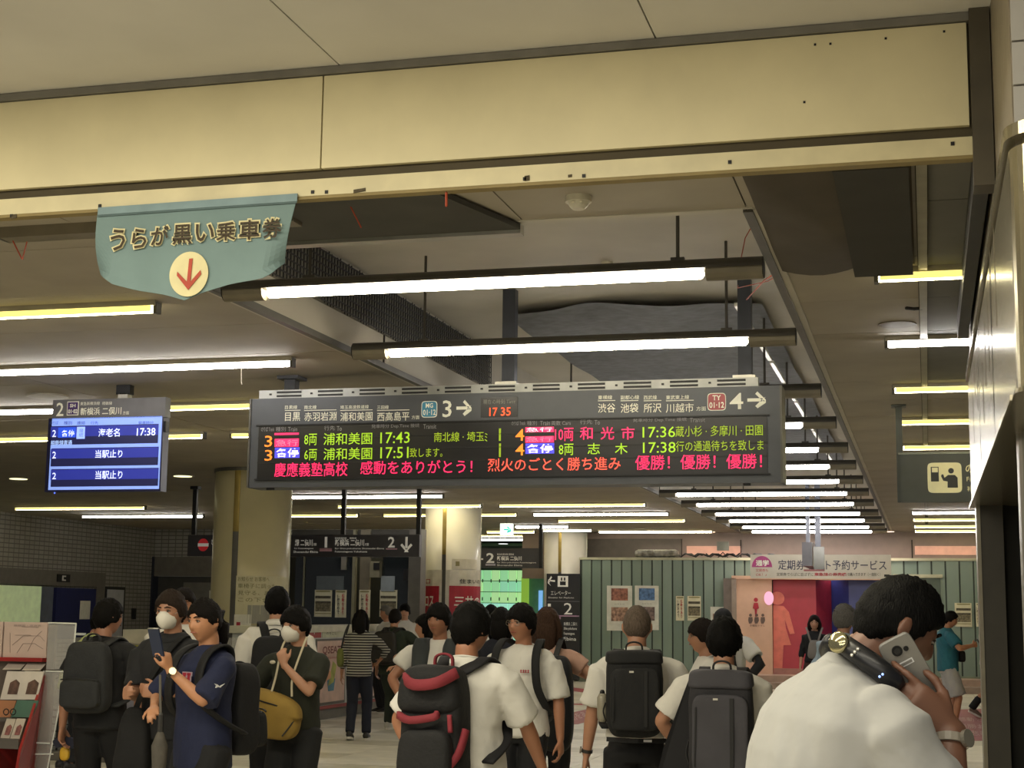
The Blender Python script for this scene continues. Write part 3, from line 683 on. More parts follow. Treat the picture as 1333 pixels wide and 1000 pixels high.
# left soffit rows: x spans per bay
t = thing('ceiling_lamp', 'unlit bare lamp housing under the cream beam behind the blue banner', 'lamp', (-4.6, 7.18, 3.62))
obj('housing', G().box(at(6, 310, 7.2).x, -3.1, 7.13, 7.25, 3.60, ZC), m_house, t); obj('end_cap', G().box(at(6, 310, 7.2).x-.01, at(6, 310, 7.2).x+.01, 7.13, 7.25, 3.60, ZC), m_alu, t)
bays = {'near left soffit bay': (-7.72, -4.93), 'second left soffit bay': (-10.95, -8.05), 'third left soffit bay': (-14.5, -11.5), 'far left soffit bay': (-18.0, -15.05)}
lit = {('near left soffit bay', 1): 'y', ('near left soffit bay', 2): 'w', ('near left soffit bay', 3): 'w',
       ('second left soffit bay', 3): 'w'}
spec = {'near left soffit bay': 'xywyyywyyccwcy', 'second left soffit bay': 'xxxwyxyywycyww', 'third left soffit bay': 'xxxxxxxyxyywyc', 'far left soffit bay': 'xxxxxxxxxywyxx'}
spec = {'near left soffit bay': 'xywyyxxxxywyxc', 'second left soffit bay': 'xxxwyxxxwyyxxx', 'third left soffit bay': 'xxxxxxxxxxyxxx', 'far left soffit bay': 'xxxxxxxxxywxxx'}
for bname, (x0, x1) in bays.items():
    for r, y in enumerate(ROWS):
        k = spec[bname][r]
        if k == 'x': continue
        a, b = x0, x1
        surf_lamp(a, b, y, k, bname, '%s row from the beam' % ORD[r])
sp2 = 'xywyyyyxxxwyyy'
for r, y in enumerate(ROWS):
    if r == 0: continue
    if sp2[r] == 'x': continue
    surf_lamp(-.25, .315 if y < 11.1 else (.5 if y < 11.2 else 2.4), y, sp2[r], 'right soffit', '%s row from the beam' % ORD[r])
for k, (xa, xb, yy, kd) in enumerate(((670, 741, 685.5, 'w'), (705, 771, 690, 'c'), (633, 697, 692, 'y'), (625, 700, 697.5, 'y'), (625, 706, 702, 'w'))):
    a = atz(xa, yy, LZ); b = atz(xb, yy, LZ); surf_lamp(a.x, b.x, min((a.y+b.y)/2, 45.8), kd, 'far green lit lobby ceiling', '%s going back' % ORD[k])
# suspended lamps across the raised bay
def susp(y, r):
    t = thing('pendant_lamp', 'round hanging strip lamp spanning the raised bay, %s from the beam' % ORD[r-1], 'lamp', (-2.57, y, LZ), 0, 'strip lamps across the raised bay')
    z = 3.625
    def half(x0, x1, rr, m, nm):
        n = 12; ring = lambda x: [V((x, y+rr*cos(pi*k/n), z+rr*.95*sin(pi*k/n))) for k in range(n+1)]
        return obj(nm, G().loft([ring(x0), ring(x1)]), m, t)
    half(-4.27, -.87, .068, m_housed, 'housing')
    for a, b in ((-4.27, -4.0), (-1.2, -.87)):
        n = 14; obj('end_sleeve', G().loft([[V((x, y+.06*cos(2*pi*k/n), z-.008+.06*sin(2*pi*k/n))) for k in range(n)] for x in (a, b)]), m_house, t)
    ctube('tube', -3.98, -1.22, y, z-.022, .033, g_w if r > 2 else g_c, t, 12)
    for x in (-4.275, -.872): obj('end_cap', G().loft([[V((xx, y+.068*cos(2*pi*k/12), z+.066*sin(2*pi*k/12))) for k in range(12)] for xx in (x, x+.006)]), m_blackm, t)
    for x in (-3.7, -1.37): obj('rod', G().tube([(x, y, z+.05), (x, y, 4.36)], .011, 6), m_housed, t); obj('rod_nut', G().box(x-.04, x+.04, y-.02, y+.02, z+.06, z+.08), m_housed, t)
for r, y in enumerate(ROWS):
    if r == 0: continue
    susp(8.8 if r == 1 else (11.1 if r == 2 else y), r)
# round downlights
for k, (px, py, zz, lb) in enumerate(((24, 622.5, ZC, 'round yellow downlight left of the blue display'), (238, 619, ZC, 'round yellow downlight right of the blue display'), (655, 707.5, ZC, 'round white downlight before the green glass wall'))):
    p = atz(px, py, zz); t = thing('downlight', lb, 'lamp', p)
    obj('lens', G().cyl((p.x, p.y), .14, zz-.02, zz-.005, 16), glow('down%d' % (k > 1), 'fff6c0' if k < 2 else 'ffffff', 1.6), t); obj('rim', G().cyl((p.x, p.y), .17, zz-.012, zz, 20), m_pan, t)
for k, px in enumerate((925, 995, 1012, 1078, 1158, 1240)):
    p = atz(px, 699.5 if k % 2 else 698, ZC); y = 37.75+.2*(k % 2); p = V((at(px, 700, y).x, y, ZC))
    t = thing('downlight', 'small pinkish downlight in the far ceiling strip, %s from the left' % ORD[k], 'lamp', p, 0, 'downlights over the far hoarding')
    obj('lens', G().cyl((p.x, p.y), .11, ZC-.02, ZC-.002, 14), glow('downpink', 'ffd8bc', 2.5), t); obj('rim', G().cyl((p.x, p.y), .14, ZC-.012, ZC, 16), m_pan, t)
# far pink lobby light: lamps in that ceiling
area('lobby_lamp', (-2.4, 36.6, 3.45), 4, .4, 70, (1, .84, .74))
area('lobby_lamp', (-2.4, 37.9, 3.4), 9, .2, 16, (1, .78, .68))
# discs, detectors
t = thing('ceiling_speaker', 'flat round pale speaker disc on the ceiling left of the display', 'speaker', atz(62, 515, ZC)); p = t.location
obj('grille', G().cyl((p.x, p.y), .2, ZC-.015, ZC, 24), mat('disc', 'b0ab9d', .6), t)
t = thing('smoke_detector', 'white round smoke detector on the soffit behind the beam', 'detector', atz(753, 256, ZC)); p = t.location
obj('base', G().cyl((p.x, p.y), .065, ZC-.03, ZC, 24), mat('detector_white', 'c8c4b4', .4), t); obj('dome', G().loft([[V((p.x+r_*cos(2*pi*k/20), p.y+r_*sin(2*pi*k/20), z_)) for k in range(20)] for r_, z_ in ((.055, ZC-.03), (.045, ZC-.05), (.03, ZC-.065))]), mat('detector_white', 'c8c4b4', .4), t)
obj('led', G().box(p.x-.02, p.x-.008, p.y-.06, p.y-.05, ZC-.045, ZC-.038).box(p.x+.02, p.x+.032, p.y-.06, p.y-.05, ZC-.045, ZC-.038), mat('spark', 'f5f0dd', .2), t)
t = thing('ceiling_disc', 'small flat sensor on the bay top above the second hanging lamp', 'sensor', at(790, 370, 11.6)); p = t.location
obj('disc', G().cyl((p.x, p.y), .05, 4.33, 4.36, 16), mat('detector_white', 'c8c4b4', .4), t)
p = atz(1168, 422, ZC); t = thing('ceiling_hatch', 'faint round access cover on the right soffit', 'hatch', p)
obj('cover', G().cyl((p.x, p.y), .13, ZC-.006, ZC+.002, 24), mat('hatch', '665d4c', .6), t)
t = thing('black_hose', 'short black hose end on the right soffit seam', 'hose', atz(1190, 398, ZC)); p = t.location
obj('hose', G().tube([(p.x-.05, p.y, ZC-.015), (p.x, p.y+.01, ZC-.02), (p.x+.05, p.y, ZC-.02)], .012, 6), m_blackm, t)
# front dark sheets under the soffit
t = thing('dark_board', 'dark grey board with pale rail behind the beam above first lamp', 'board', (-2.9, 7.2, 3.65))
g = G().prism([(-3.62, 6.82, 3.62), (-2.25, 6.82, 3.62), (-2.02, 7.62, 3.62), (-3.62, 7.62, 3.62)], (0, 0, .03)); obj('board', g, mat('board_dark', '44433f', .8, var=.15, scale=3), t)
obj('rail', G().box(-3.9, -2.02, 7.62, 7.70, 3.60, 3.66), m_alu, t)
t = thing('dark_sheet', 'brownish dark sheet sagging under the right soffit by the beam', 'sheet', (-.4, 8, 3.6))
g = G(); NX, NY = 10, 16
for j in range(NY+1):
    for i in range(NX+1):
        x = -.78+.76*i/NX; y = 6.78+(2.25+.15*sin(i*.6))*j/NY; e = (j/NY)
        g.v.append(V((x, y, 3.645-.05*sin(pi*e)*sin(pi*i/NX)-.01*noise.noise(V((x*6, y*3, 0))))))
for j in range(NY):
    for i in range(NX): a = j*(NX+1)+i; g.f.append([a, a+1, a+NX+2, a+NX+1])
obj('sheet', g, mat('sheet_brown', '4a4237', .8, var=.15, scale=3), t, smooth=True)
obj('dark_half', G().box(-.36, -.03, 6.78, 9.0, 3.585, 3.59), mat('sheet_dark', '36342f', .8, var=.12, scale=3), t)
# thin wires
m_rw = mat('red_wire', 'a5452c', .6); m_pw = mat('pale_wire', 'b3a98a', .6)
def wire(label, pts, m, r=.004):
    q = [at(*a) for a in pts]; t = thing('loose_wire', label, 'wire', q[0]); obj('wire', G().tube(q, r, 5), m, t)
wire('thin red wire dangling under the beam above the first lamp', [(452, 260, 7.0), (460, 276, 7.0), (470, 296, 7.0)], m_rw)
wire('short bright red tag hanging from the beam', [(581, 251, 6.72), (581, 268, 6.72)], m_rw, .006)
wire('folded copper wire below the unlit lamp housing', [(17, 314, 7.1), (27, 334, 7.1), (29, 338, 7.1), (35, 315, 7.1)], m_rw)
wire('long brown wires from the beam down to the right post', [(945, 228, 7), (985, 280, 8.2), (1000, 320, 9), (1025, 358, 9.5)], m_pw, .003)
wire('bundle of red wires crossing to the right board post', [(1021, 349, 9.3), (995, 365, 10), (972, 390, 11.6)], m_rw, .006)
wire('second red wire crossing to the right board post', [(1021, 354, 9.3), (1000, 366, 10), (960, 375, 11.6), (961, 372, 11.8)], m_rw, .004)
wire('curved wire loop beside the bay edge', [(985, 284, 8.3), (970, 310, 8.6), (965, 335, 8.8)], m_rw, .003)
wire('white pull cord hanging from the long left lamp', [(314, 478, 11.4), (314, 498, 11.4), (314.5, 500, 11.4)], mat('cord', 'cfcabb', .5), .005)
# ================================================================== main departure board
YBD = 12.3
bd = thing('departure_board', 'wide grey LED departure board for platforms 3 and 4', 'sign', (-3.4, YBD, 2.7))
m_bg = mat('board_grey', '494c52', .45, .2, var=.06); m_scr = mat('board_screen', '17161a', .3, spec=.4); m_lt = mat('board_print', 'd8d6c4', .5, emit='d8d6c4', strength=.22)
x0, x1, zb, zt = -5.69, -1.085, 2.67, 3.45
obj('case', G().box(x0, x1, YBD, YBD+.3, zb, zt), m_bg, bd)
obj('case_edge', G().box(x1-.012, x1+.004, YBD-.012, YBD+.3, zb, zt), m_grey, bd); obj('case_edge', G().box(x0-.004, x0+.012, YBD-.012, YBD+.3, zb, zt), m_grey, bd)
xa, xb, za, zc = -5.60, -1.20, 2.745, 3.205
obj('screen', G().box(xa, xb, YBD-.006, YBD+.01, za, zc), m_scr, bd)
for z in (2.885, 2.99, 3.1): obj('screen_bar', G().box(xa, xb, YBD-.012, YBD-.006, z-.006, z+.006), mat('screen_line', '0c0c0e', .5), bd)
obj('bezel', G().box(xa-.02, xb+.02, YBD-.02, YBD, zc, zc+.012).box(xa-.02, xb+.02, YBD-.02, YBD, za-.012, za), m_blackm, bd)
obj('top_rail', G().box(-5.62, -1.27, YBD+.02, YBD+.10, zt, zt+.075), mat('rail_alu', '8b8c8a', .4, .6), bd)
for k in range(11):
    x = -5.45+k*.385
    for dz in (.012, .045): obj('rail_slot', G().box(x, x+.23, YBD+.012, YBD+.02, zt+dz, zt+dz+.017), m_blackm, bd)
    obj('rail_screw', G().box(x-.07, x-.05, YBD+.01, YBD+.02, zt+.03, zt+.045), m_blackm, bd)
for px in (657, 967):
    x = at(px, 440, YBD).x; obj('hanging_post', G().box(x-.055, x+.055, YBD+.12, YBD+.22, zt+.05, 4.36), mat('post_blue', '3c3f48', .45, .4), bd); obj('post_bracket', G().box(x-.09, x+.09, YBD+.04, YBD+.24, zt+.07, zt+.1), m_alu, bd)
x = at(371, 500, YBD).x; obj('hanging_post', G().box(x-.05, x+.05, YBD+.1, YBD+.2, zt, ZC), m_blackm, bd); obj('ceiling_plate', G().box(x-.1, x+.1, YBD+.05, YBD+.25, ZC-.03, ZC), m_blackm, bd)
obj('bottom_clip', G().box(-5.52, -5.46, YBD+.02, YBD+.06, zb-.02, zb).box(-1.4, -1.34, YBD+.02, YBD+.06, zb-.02, zb), m_blackm, bd)
gr = glow('led_green', '96bc24', .95); rd = glow('led_red', 'ff2a66', 1.0); orr = glow('led_orange', 'ff8a2a', 1.0); ro = glow('led_redorange', 'ff5a48', 1.0); wt_ = glow('led_white', 'f0e8f4', .95); bl = glow('led_blue', '4a48d8', .95); gdk = glow('led_green2', '8fa81c', .8)
Yt = YBD-.014; Yp = YBD-.003
def D(s, x0, y0, x1, y1, m, b=.003): return T(s, x0, y0, x1, y1, Yt, m, bd, b, 'led_text')
def Pn(s, x0, y0, x1, y1, b=0): return T(s, x0, y0, x1, y1, Yp, m_lt, bd, b)
# printed header, left half
for s, a, b in (('目黒', 371, 391), ('赤羽岩淵', 396, 438), ('浦和美園', 443, 485), ('西高島平', 491, 533)): Pn(s, a, 537, b, 548.5, .003)
Pn('方面', 536, 541, 546, 546)
for s, a, b in (('目黒線', 371, 387), ('南北線', 396, 412), ('埼玉高速鉄道線', 443, 480), ('三田線', 491, 506)): Pn(s, a, 528, b, 533)
g = G()
for a, b in ((371, 391), (396, 438), (443, 485), (491, 533)): R(g, a, 534.2, b, 535, YBD, .003)
obj('underline', g, m_lt, bd)
def badge(x0, y0, x1, y1, m, s1, s2):
    def rr(i, th, yy):
        a = at(x0+i, y1-i, YBD); b = at(x1-i, y0+i, YBD); c_ = (a+b)/2; hx = (b.x-a.x)/2; hz = (b.z-a.z)/2; n = 24
        pts = []
        for k in range(n):
            t_ = 2*pi*k/n; pts.append(V((c_.x+hx*math.copysign(abs(cos(t_))**.35, cos(t_)), yy, c_.z+hz*math.copysign(abs(sin(t_))**.35, sin(t_)))))
        return G().prism(pts, (0, -th, 0))
    obj('badge_rim', rr(0, .004, YBD), m_lt, bd); obj('badge', rr(.9, .004, YBD-.003), m, bd)
    w = x1-x0; h = y1-y0
    T(s1, x0+.27*w, y0+.14*h, x1-.27*w, y0+.42*h, YBD-.008, m_lt, bd, .02); T(s2, x0+.1*w, y0+.52*h, x1-.1*w, y0+.85*h, YBD-.008, m_lt, bd, .02)
badge(548.5, 522, 569.5, 544, mat('badge_blue', '3f87a8', .4), 'MG', '01·12')
Pn('3', 576, 521.5, 588, 543.5, .01); Pn('→', 594, 521, 614, 542, .03)
g = G(); R(g, 626, 518, 674, 544, YBD, .006); obj('clock_window', g, m_scr, bd)
T('現在の時刻 Time', 629, 520.5, 671, 526.5, YBD-.008, mat('clock_print', '8b8c84', .6), bd); T('17', 637, 531, 647.5, 542, Yt, glow('led_clock', 'ff5a30', 1), bd, .01, 'led_text'); T('35', 652, 530.5, 665, 541.5, Yt, glow('led_clock', 'ff5a30', 1), bd, .01, 'led_text')
# right half
for s, a, b in (('渋谷', 778.5, 801), ('池袋', 808, 831), ('所沢', 838, 861), ('川越市', 867, 903)): Pn(s, a, 525.5, b, 537.5, .003)
Pn('方面', 906.5, 529.5, 919, 535)
for s, a, b in (('東横線', 778.5, 797), ('副都心線', 808, 832), ('西武線', 838, 855), ('東武東上線', 867, 897)): Pn(s, a, 515, b, 520.5)
g = G()
for a, b in ((778.5, 801), (808, 831), (838, 861), (867, 903)): R(g, a, 521.6, b, 522.4, YBD, .003)
obj('underline', g, m_lt, bd)
badge(921, 511.5, 945, 535, mat('badge_red', '9c2f38', .4), 'TY', '01·12')
Pn('4', 950, 512, 967.5, 533, .01); Pn('→', 973, 510, 997, 532, .03)
m_hd = mat('screen_print', '8c8a90', .6)
def Hd(s, x0, y0, x1, y1): T(s, x0, y0, x1, y1, YBD-.009, m_hd, bd)
for s, a, b, y in (('のりば Track', 340, 357, 556), ('種別', 359, 372, 556), ('Train', 375, 387, 556), ('行先', 422, 436, 554.5), ('To', 438.5, 445, 555), ('発車時分 Dep.Time 接続', 483.5, 546, 552.5), ('Transit', 551, 568, 552.5), ('のりば Track', 666, 684, 548), ('種別', 686, 699, 548), ('Train', 703, 716, 548), ('両数 Cars', 718, 743, 548), ('行先', 755, 771, 546.5), ('To', 774, 781, 547), ('発車時分 Dep.Time 接続', 824, 894, 544.5), ('Transit', 898, 918, 544)): Hd(s, a, y, b, y+6)
# LED rows, left
D('3', 344.5, 567.5, 354.5, 582, orr); D('3', 344.5, 586, 354.5, 600, orr)
def Dr(x0, y0, x1, y1, m):
    g = G(); R(g, x0, y0, x1, y1, YBD-.009, .003); obj('led_block', g, m, bd)
Dr(357.5, 564, 389, 566.5, rd); Dr(357.5, 571.5, 389, 582, rd); Dr(357.5, 568, 389, 570, mat('led_off', '2a1a20', .5))
T('急行', 359, 573, 388, 581, Yt, glow('led_pinkw', 'ff7a9a', .9), bd, 0, 'led_text')
Dr(357.5, 583, 390, 596.5, bl); T('各停', 359, 584, 389, 595.5, Yt, wt_, bd, .02, 'led_text')
D('8両', 396, 565, 412.5, 580, gr); D('6両', 396, 585, 412.5, 599.5, gr)
D('浦和美園', 421, 564, 484.5, 579.5, gr); D('浦和美園', 421, 583.5, 484.5, 599, gr)
D('17:43', 495, 563, 533.5, 577.5, gr); D('17:51', 495, 582.5, 532, 597, gr)
D('南北線 · 埼玉', 565, 563, 630, 575.5, gdk, 0); D('致します。', 533.5, 583.5, 576, 595.5, gdk, 0); D('ﾐ', 631, 564, 634.5, 575, gdk, 0)
D('慶應義塾高校', 357, 602.5, 452.5, 621, rd); D('感動をありがとう！', 469, 600.5, 615, 618, rd); D('烈火のごとく勝ち進み', 635, 597, 808, 614, ro); D('優勝！優勝！優勝！', 827, 593, 992, 612, rd)
Dr(649.5, 558, 652, 574, gdk); Dr(649.5, 577.5, 652, 595, gdk)
D('4', 671, 559, 682.5, 574, orr); D('4', 671, 578, 682.5, 593, orr)
Dr(684, 556.5, 721, 563, rd); Dr(684, 568.5, 721, 576.5, rd); T('急行', 685, 557, 719, 562.5, Yt, wt_, bd, 0, 'led_text'); T('急行', 685, 569, 719, 575.5, Yt, glow('led_pinkw', 'ff7a9a', .9), bd, 0, 'led_text')
Dr(684, 577.5, 721.5, 591, bl); T('各停', 685.5, 578.5, 720, 590, Yt, wt_, bd, .02, 'led_text')
D('10両', 722.5, 557.5, 746.5, 574.5, rd); D('8両', 727.5, 578, 746.5, 593, gr)
for s, a, b in (('和', 755, 771.5), ('光', 782, 799.5), ('市', 809, 826)): D(s, a, 556, b, 572.5, rd)
for s, a, b in (('志', 765, 781), ('木', 800.5, 817)): D(s, a, 577, b, 591.5, gr)
D('17:36', 836.5, 556, 879, 570, gr); D('17:38', 837, 576, 879.5, 590, gr)
D('蔵小杉 · 多摩川 · 田園', 879.5, 555, 993, 569, gdk, 0); D('行の通過待ちを致しま', 880, 574.5, 994, 588, gdk, 0)
# ================================================================== blue LCD display
YL = 12.6
tv = thing('blue_display', 'blue departure display for platform 2 hanging on the left', 'display', (-7.2, YL, 3))
pl = lambda px: at(px, 580, YL).x
zt2 = at(138, 519, YL).z; zs = at(138, 543, YL).z; zb2 = at(138, 640, YL).z
obj('header', G().box(pl(66), pl(213), YL, YL+.1, zs-.01, zt2), mat('header_grey', '68676a', .45), tv)
obj('case', G().box(pl(61), pl(211), YL+.005, YL+.12, zb2, zs), mat('case_navy', '16163c', .4), tv)
q = lambda g, a, b, c, d, th=.003, Y=YL: R(g, a, b, c, d, Y, th)
g = G(); q(g, 63, 545, 209, 638, .004, YL+.004); obj('screen', g, glow('lcd_light', '8aa6f2', .75), tv)
g = G(); q(g, 66, 555, 206, 579.5, .003); q(g, 66, 584, 206, 607.5); q(g, 66, 611, 206, 634); obj('dark_rows', g, glow('lcd_dark', '1c1e4a', .5), tv)
g = G(); q(g, 66, 556, 206, 569, .006); q(g, 66, 585, 206, 597.5, .006); q(g, 66, 612, 206, 625, .006); obj('blue_rows', g, glow('lcd_blue', '2d37a0', .5), tv)
g = G(); q(g, 76, 557, 99, 570, .009); obj('local_patch', g, glow('lcd_patch', '2a4fd0', .85), tv); g = G(); q(g, 100, 556, 111, 571.5, .009); obj('connection_patch', g, glow('lcd_patch2', '9db8fa', .85), tv)
lw = glow('lcd_white', 'dfe8ff', .95); lb = glow('lcd_textblue', '3a4a86', .6); lc = glow('lcd_cyan', 'a8c4f6', .9)
TL = lambda s, a, b, c, d, m=lw, bo=.01: T(s, a, b, c, d, YL-.012, m, tv, bo)
for s, a, b in (('のりば', 65, 76), ('種別', 83, 94), ('連結', 100, 111), ('行先', 118, 128), ('発車時分', 180, 200)): T(s, a, 548.5, b, 553, YL-.004, lb, tv)
TL('2', 68, 560, 73, 569); TL('各停', 80, 560, 97, 568.5); TL('海老名', 128, 558, 156, 569); TL('17:38', 178, 557.5, 202.5, 567.5); TL('相鉄線直通', 66, 573.5, 94, 580, lc)
TL('接\n続', 103, 558, 108.5, 569, glow('lcd_textblue2', '5a76c0', .7), 0)
TL('2', 68, 588, 73, 597); TL('2', 68, 615.5, 73, 624); TL('当駅止り', 124, 586, 159.5, 596.5); TL('当駅止り', 124, 613, 159.5, 624)
YH = YL-.003
T('2', 73, 524.5, 83, 542, YH, m_lt, tv, .01)
g = G(); q(g, 87, 523, 102.5, 541, .003); obj('badge_rim', g, m_lt, tv); g = G(); q(g, 88, 524, 101.5, 540, .006); obj('badge', g, mat('badge_purple', '4a2f6e', .4), tv)
T('SH', 91, 526, 98.5, 530.5, YL-.009, m_lt, tv, .03); T('01·02', 88.7, 533, 100.8, 538.5, YL-.009, m_lt, tv, .03)
T('新横浜 二俣川', 104.5, 531, 158, 541, YH, m_lt, tv, .012); T('方面', 160, 535.5, 168, 540, YH, m_lt, tv); T('東急新横浜線', 104.5, 523.5, 130, 528, YH, m_lt, tv); T('相鉄線', 133, 523, 146, 527.5, YH, m_lt, tv)
x = pl(155); obj('hanging_post', G().box(x-.07, x+.07, YL+.02, YL+.1, zt2+.04, ZC), m_blackm, tv); obj('post_foot', G().box(x-.05, x+.05, YL+.02, YL+.1, zt2, zt2+.05), m_alu, tv); obj('status_light', G().sphere((pl(75), YL-.005, zb2-.01), .008, 8, 6), glow('status', '5b78ff', 1), tv)
obj('side_bracket', G().box(pl(211), pl(213.5), YL+.02, YL+.08, at(212, 562, YL).z, at(212, 548, YL).z), m_blackm, tv)
# ================================================================== hanging cloth banner
YBn = 6.688
bn = thing('cloth_banner', 'slate blue cloth banner with Japanese words and red arrow hanging from the beam', 'banner', at(255, 262, YBn))
NX, NY = 36, 16
bot = [(117, 350), (135, 362), (146, 370), (178, 378), (215, 384), (240, 391), (262, 381), (300, 370), (340, 363), (352, 356), (362, 338)]
def bxy(u):
    s = u*(len(bot)-1); k = min(int(s), len(bot)-2); f = s-k; return V((bot[k][0]*(1-f)+bot[k+1][0]*f, bot[k][1]*(1-f)+bot[k+1][1]*f))
def bp(u, v):
    top = V((128+(387.5-128)*u, 270.5-18.5*u)); b = bxy(u)
    L_ = V((128, 270.5)).lerp(V((117, 350)), v); R_ = V((387.5, 252)).lerp(V((362, 338)), v**1.2)
    p = top.lerp(b, v)
    # keep side edges straight
    xs = (L_.x*(1-u)+R_.x*u); p.x = xs*.7+p.x*.3 if v < 1 else p.x
    return p
g = G(); cu = lambda u, v: -.10*(max(0, .12-u)/.12)**1.5*v**3-.08*(max(0, u-.88)/.12)**1.5*v**3+.004*sin(u*19)*v
for dy in (0, .004):
    for j in range(NY+1):
        for i in range(NX+1):
            u, v = i/NX, j/NY; p = bp(u, v); w_ = at(p.x, p.y, YBn); w_.y += cu(u, v)*-1+dy; g.v.append(w_)
N1 = (NX+1)*(NY+1)
for j in range(NY):
    for i in range(NX):
        a = j*(NX+1)+i; g.f.append([a, a+NX+1, a+NX+2, a+1]); g.f.append([N1+a, N1+a+1, N1+a+NX+2, N1+a+NX+1])
for i in range(NX):
    a = i; g.f.append([a, a+1, N1+a+1, N1+a]); a = NY*(NX+1)+i; g.f.append([a, N1+a, N1+a+1, a+1])
m_bn = mat('banner_cloth', '70888a', .7, var=.06, scale=5, bump=.1, bscale=18)
obj('cloth', g, m_bn, bn)
obj('hem_fold', G().prism([at(128, 270.5, YBn-.006), at(387.5, 252, YBn-.006), at(387, 262, YBn-.006), at(127.5, 280, YBn-.006)], (0, -.004, 0)), mat('banner_hem', '7a929a', .6), bn)
g = G(); g.prism([at(127.5, 280, YBn-.004), at(387, 262, YBn-.004), at(386.5, 264.5, YBn-.004), at(127.4, 282.5, YBn-.004)], (0, -.003, 0)); obj('seam', g, mat('banner_seam', '55696c', .8), bn)
m_cr = mat('banner_cream', 'd8cfa2', .6); m_br = mat('banner_brown', '3f3425', .7)
chs = [('う', 142, 298, 164, 328), ('ら', 170, 297, 192, 325), ('が', 195, 294, 221, 321), ('黒', 223, 292, 251, 320), ('い', 253, 291, 280, 316), ('乗', 280, 289, 308, 315), ('車', 310, 286, 339, 314), ('券', 340, 284, 368, 312)]
for s, a, b, c, d in chs:
    T(s, a-.8, b-.8, c+.8, d+.8, YBn-.008, m_cr, bn, .065, 'letter_outline'); T(s, a+1.2, b+1.2, c-1.2, d-1.2, YBn-.014, m_br, bn, .014)
c_ = at(246, 357, YBn-.006); rx = at(272, 357, YBn).x-c_.x
g = G().prism([c_+V((rx*cos(2*pi*k/40), 0, rx*1.08*sin(2*pi*k/40))) for k in range(40)], (0, -.003, 0)); obj('disc', g, m_cr, bn)
A = lambda pts: [at(x, y, YBn-.012) for x, y in pts]
g = G(); g.prism(A([(246.5, 337), (251, 336.5), (248, 367), (261, 352), (262, 357), (245, 377.5), (230.5, 359), (231, 354), (243.5, 367)]), (0, -.003, 0)); obj('arrow', g, mat('arrow_red', 'b2432f', .6), bn)
# ================================================================== other hanging signs
YS1 = 23.6
s1 = thing('platform_sign', 'long dark hanging sign for platforms 1 and 2 behind the left column', 'sign', (-9.8, YS1, 2.6))
m_sg = mat('sign_grey', '37353a', .45)
g = G(); R(g, 248, 697, 549, 724.5, YS1, .12); obj('case', g, m_sg, s1)
Ys = YS1-.122; t1 = lambda s, a, b, c, d, bo=.01, m=m_sw: T(s, a, b, c, d, Ys-.002, m, s1, bo)
c_ = at(264.5, 709.5, Ys); g = G().prism([c_+V((.095*cos(2*pi*k/28), 0, .105*sin(2*pi*k/28))) for k in range(28)], (0, -.004, 0)); obj('no_entry_disc', g, mat('noentry_red', 'c02a2e', .4, emit='c02a2e', strength=.2), s1)
g = G(); R(g, 257.5, 707.5, 271.5, 711.5, Ys-.006, .004); obj('no_entry_bar', g, m_sw, s1)
t1('き', 275, 702, 279, 709); t1('線 二俣川', 384, 702, 407, 711, .02); t1('方面', 408, 707, 412, 710.5); t1('for Futamatagawa', 383, 713, 408, 715.5); t1('Shonandai Ebina', 382, 717, 414, 720)
t1('1', 422.5, 699, 426, 713, .0); t1('新横浜 二俣川', 436, 702, 474, 711, .02); t1('方面', 475, 707, 480, 710.5); t1('東急新横浜線', 436, 699.5, 451, 702); t1('相鉄線', 455, 699.5, 464, 702)
t1('for Shin-yokohama Shonandai Ebina', 436, 713, 500, 715.7); t1('Futamatagawa Yokohama', 436, 717, 478, 720); t1('2', 505, 699, 514, 713, .02); t1('↓', 521, 699, 537, 719, .03)
g = G(); R(g, 416, 714, 432, 718, Ys, .004); R(g, 502.5, 714, 517, 715.5, Ys, .004); obj('line_patch', g, mat('patch_pink', 'c79aa8', .5), s1)
for px, ptop in ((448, 664), (546, 664), (254, 668)):
    x = at(px, 700, YS1).x; obj('hanging_post', G().box(x-.035, x+.035, YS1-.08, YS1-.02, 2.85, ZC), m_blackm, s1); obj('ceiling_plate', G().box(x-.07, x+.07, YS1-.12, YS1+.02, ZC-.05, ZC), m_blackm, s1)
YS2 = 34.5
s2 = thing('platform_sign', 'dark hanging sign for platform 2 between the two white columns', 'sign', (-9.2, YS2, 2.9))
g = G(); R(g, 612, 714, 703, 739.5, YS2, .12); obj('case', g, m_sg, s2); Yq = YS2-.124
T('2', 633, 720, 643.5, 733, Yq, m_sw, s2, .02); T('新横浜 二俣川', 647, 724, 679, 730, Yq, m_sw, s2, .02); T('東急新横浜線 相鉄線', 647, 720.5, 669, 723, Yq, m_sw, s2); T('for Shin-yokohama Futamatagawa', 647, 731.5, 698, 733.7, Yq, m_sw, s2); T('Shonandai Ebina', 647, 734.8, 680, 737, Yq, m_sw, s2); T('-', 625, 727, 629, 729, Yq, m_sw, s2)
g = G(); R(g, 632, 734, 645, 736.5, YS2-.12, .004); obj('line_patch', g, mat('patch_pale', 'a9a4b4', .5), s2)
x = at(705, 700, YS2).x; obj('hanging_post', G().box(x-.04, x+.04, YS2-.1, YS2, at(705, 740, YS2).z, ZC), m_blackm, s2)
s3 = thing('exit_arrow_sign', 'small lit white sign with teal arrow beside the middle column', 'sign', at(660, 689, 31)); Y3 = 31
g = G(); R(g, 652.5, 682, 668.5, 697, Y3, .1); obj('box', g, glow('exitwhite', 'e6f4f2', .95), s3); T('→', 655.5, 685, 665.5, 694, Y3-.104, glow('exitteal', '2fb0a8', .8), s3, .04); x = at(660, 680, Y3).x
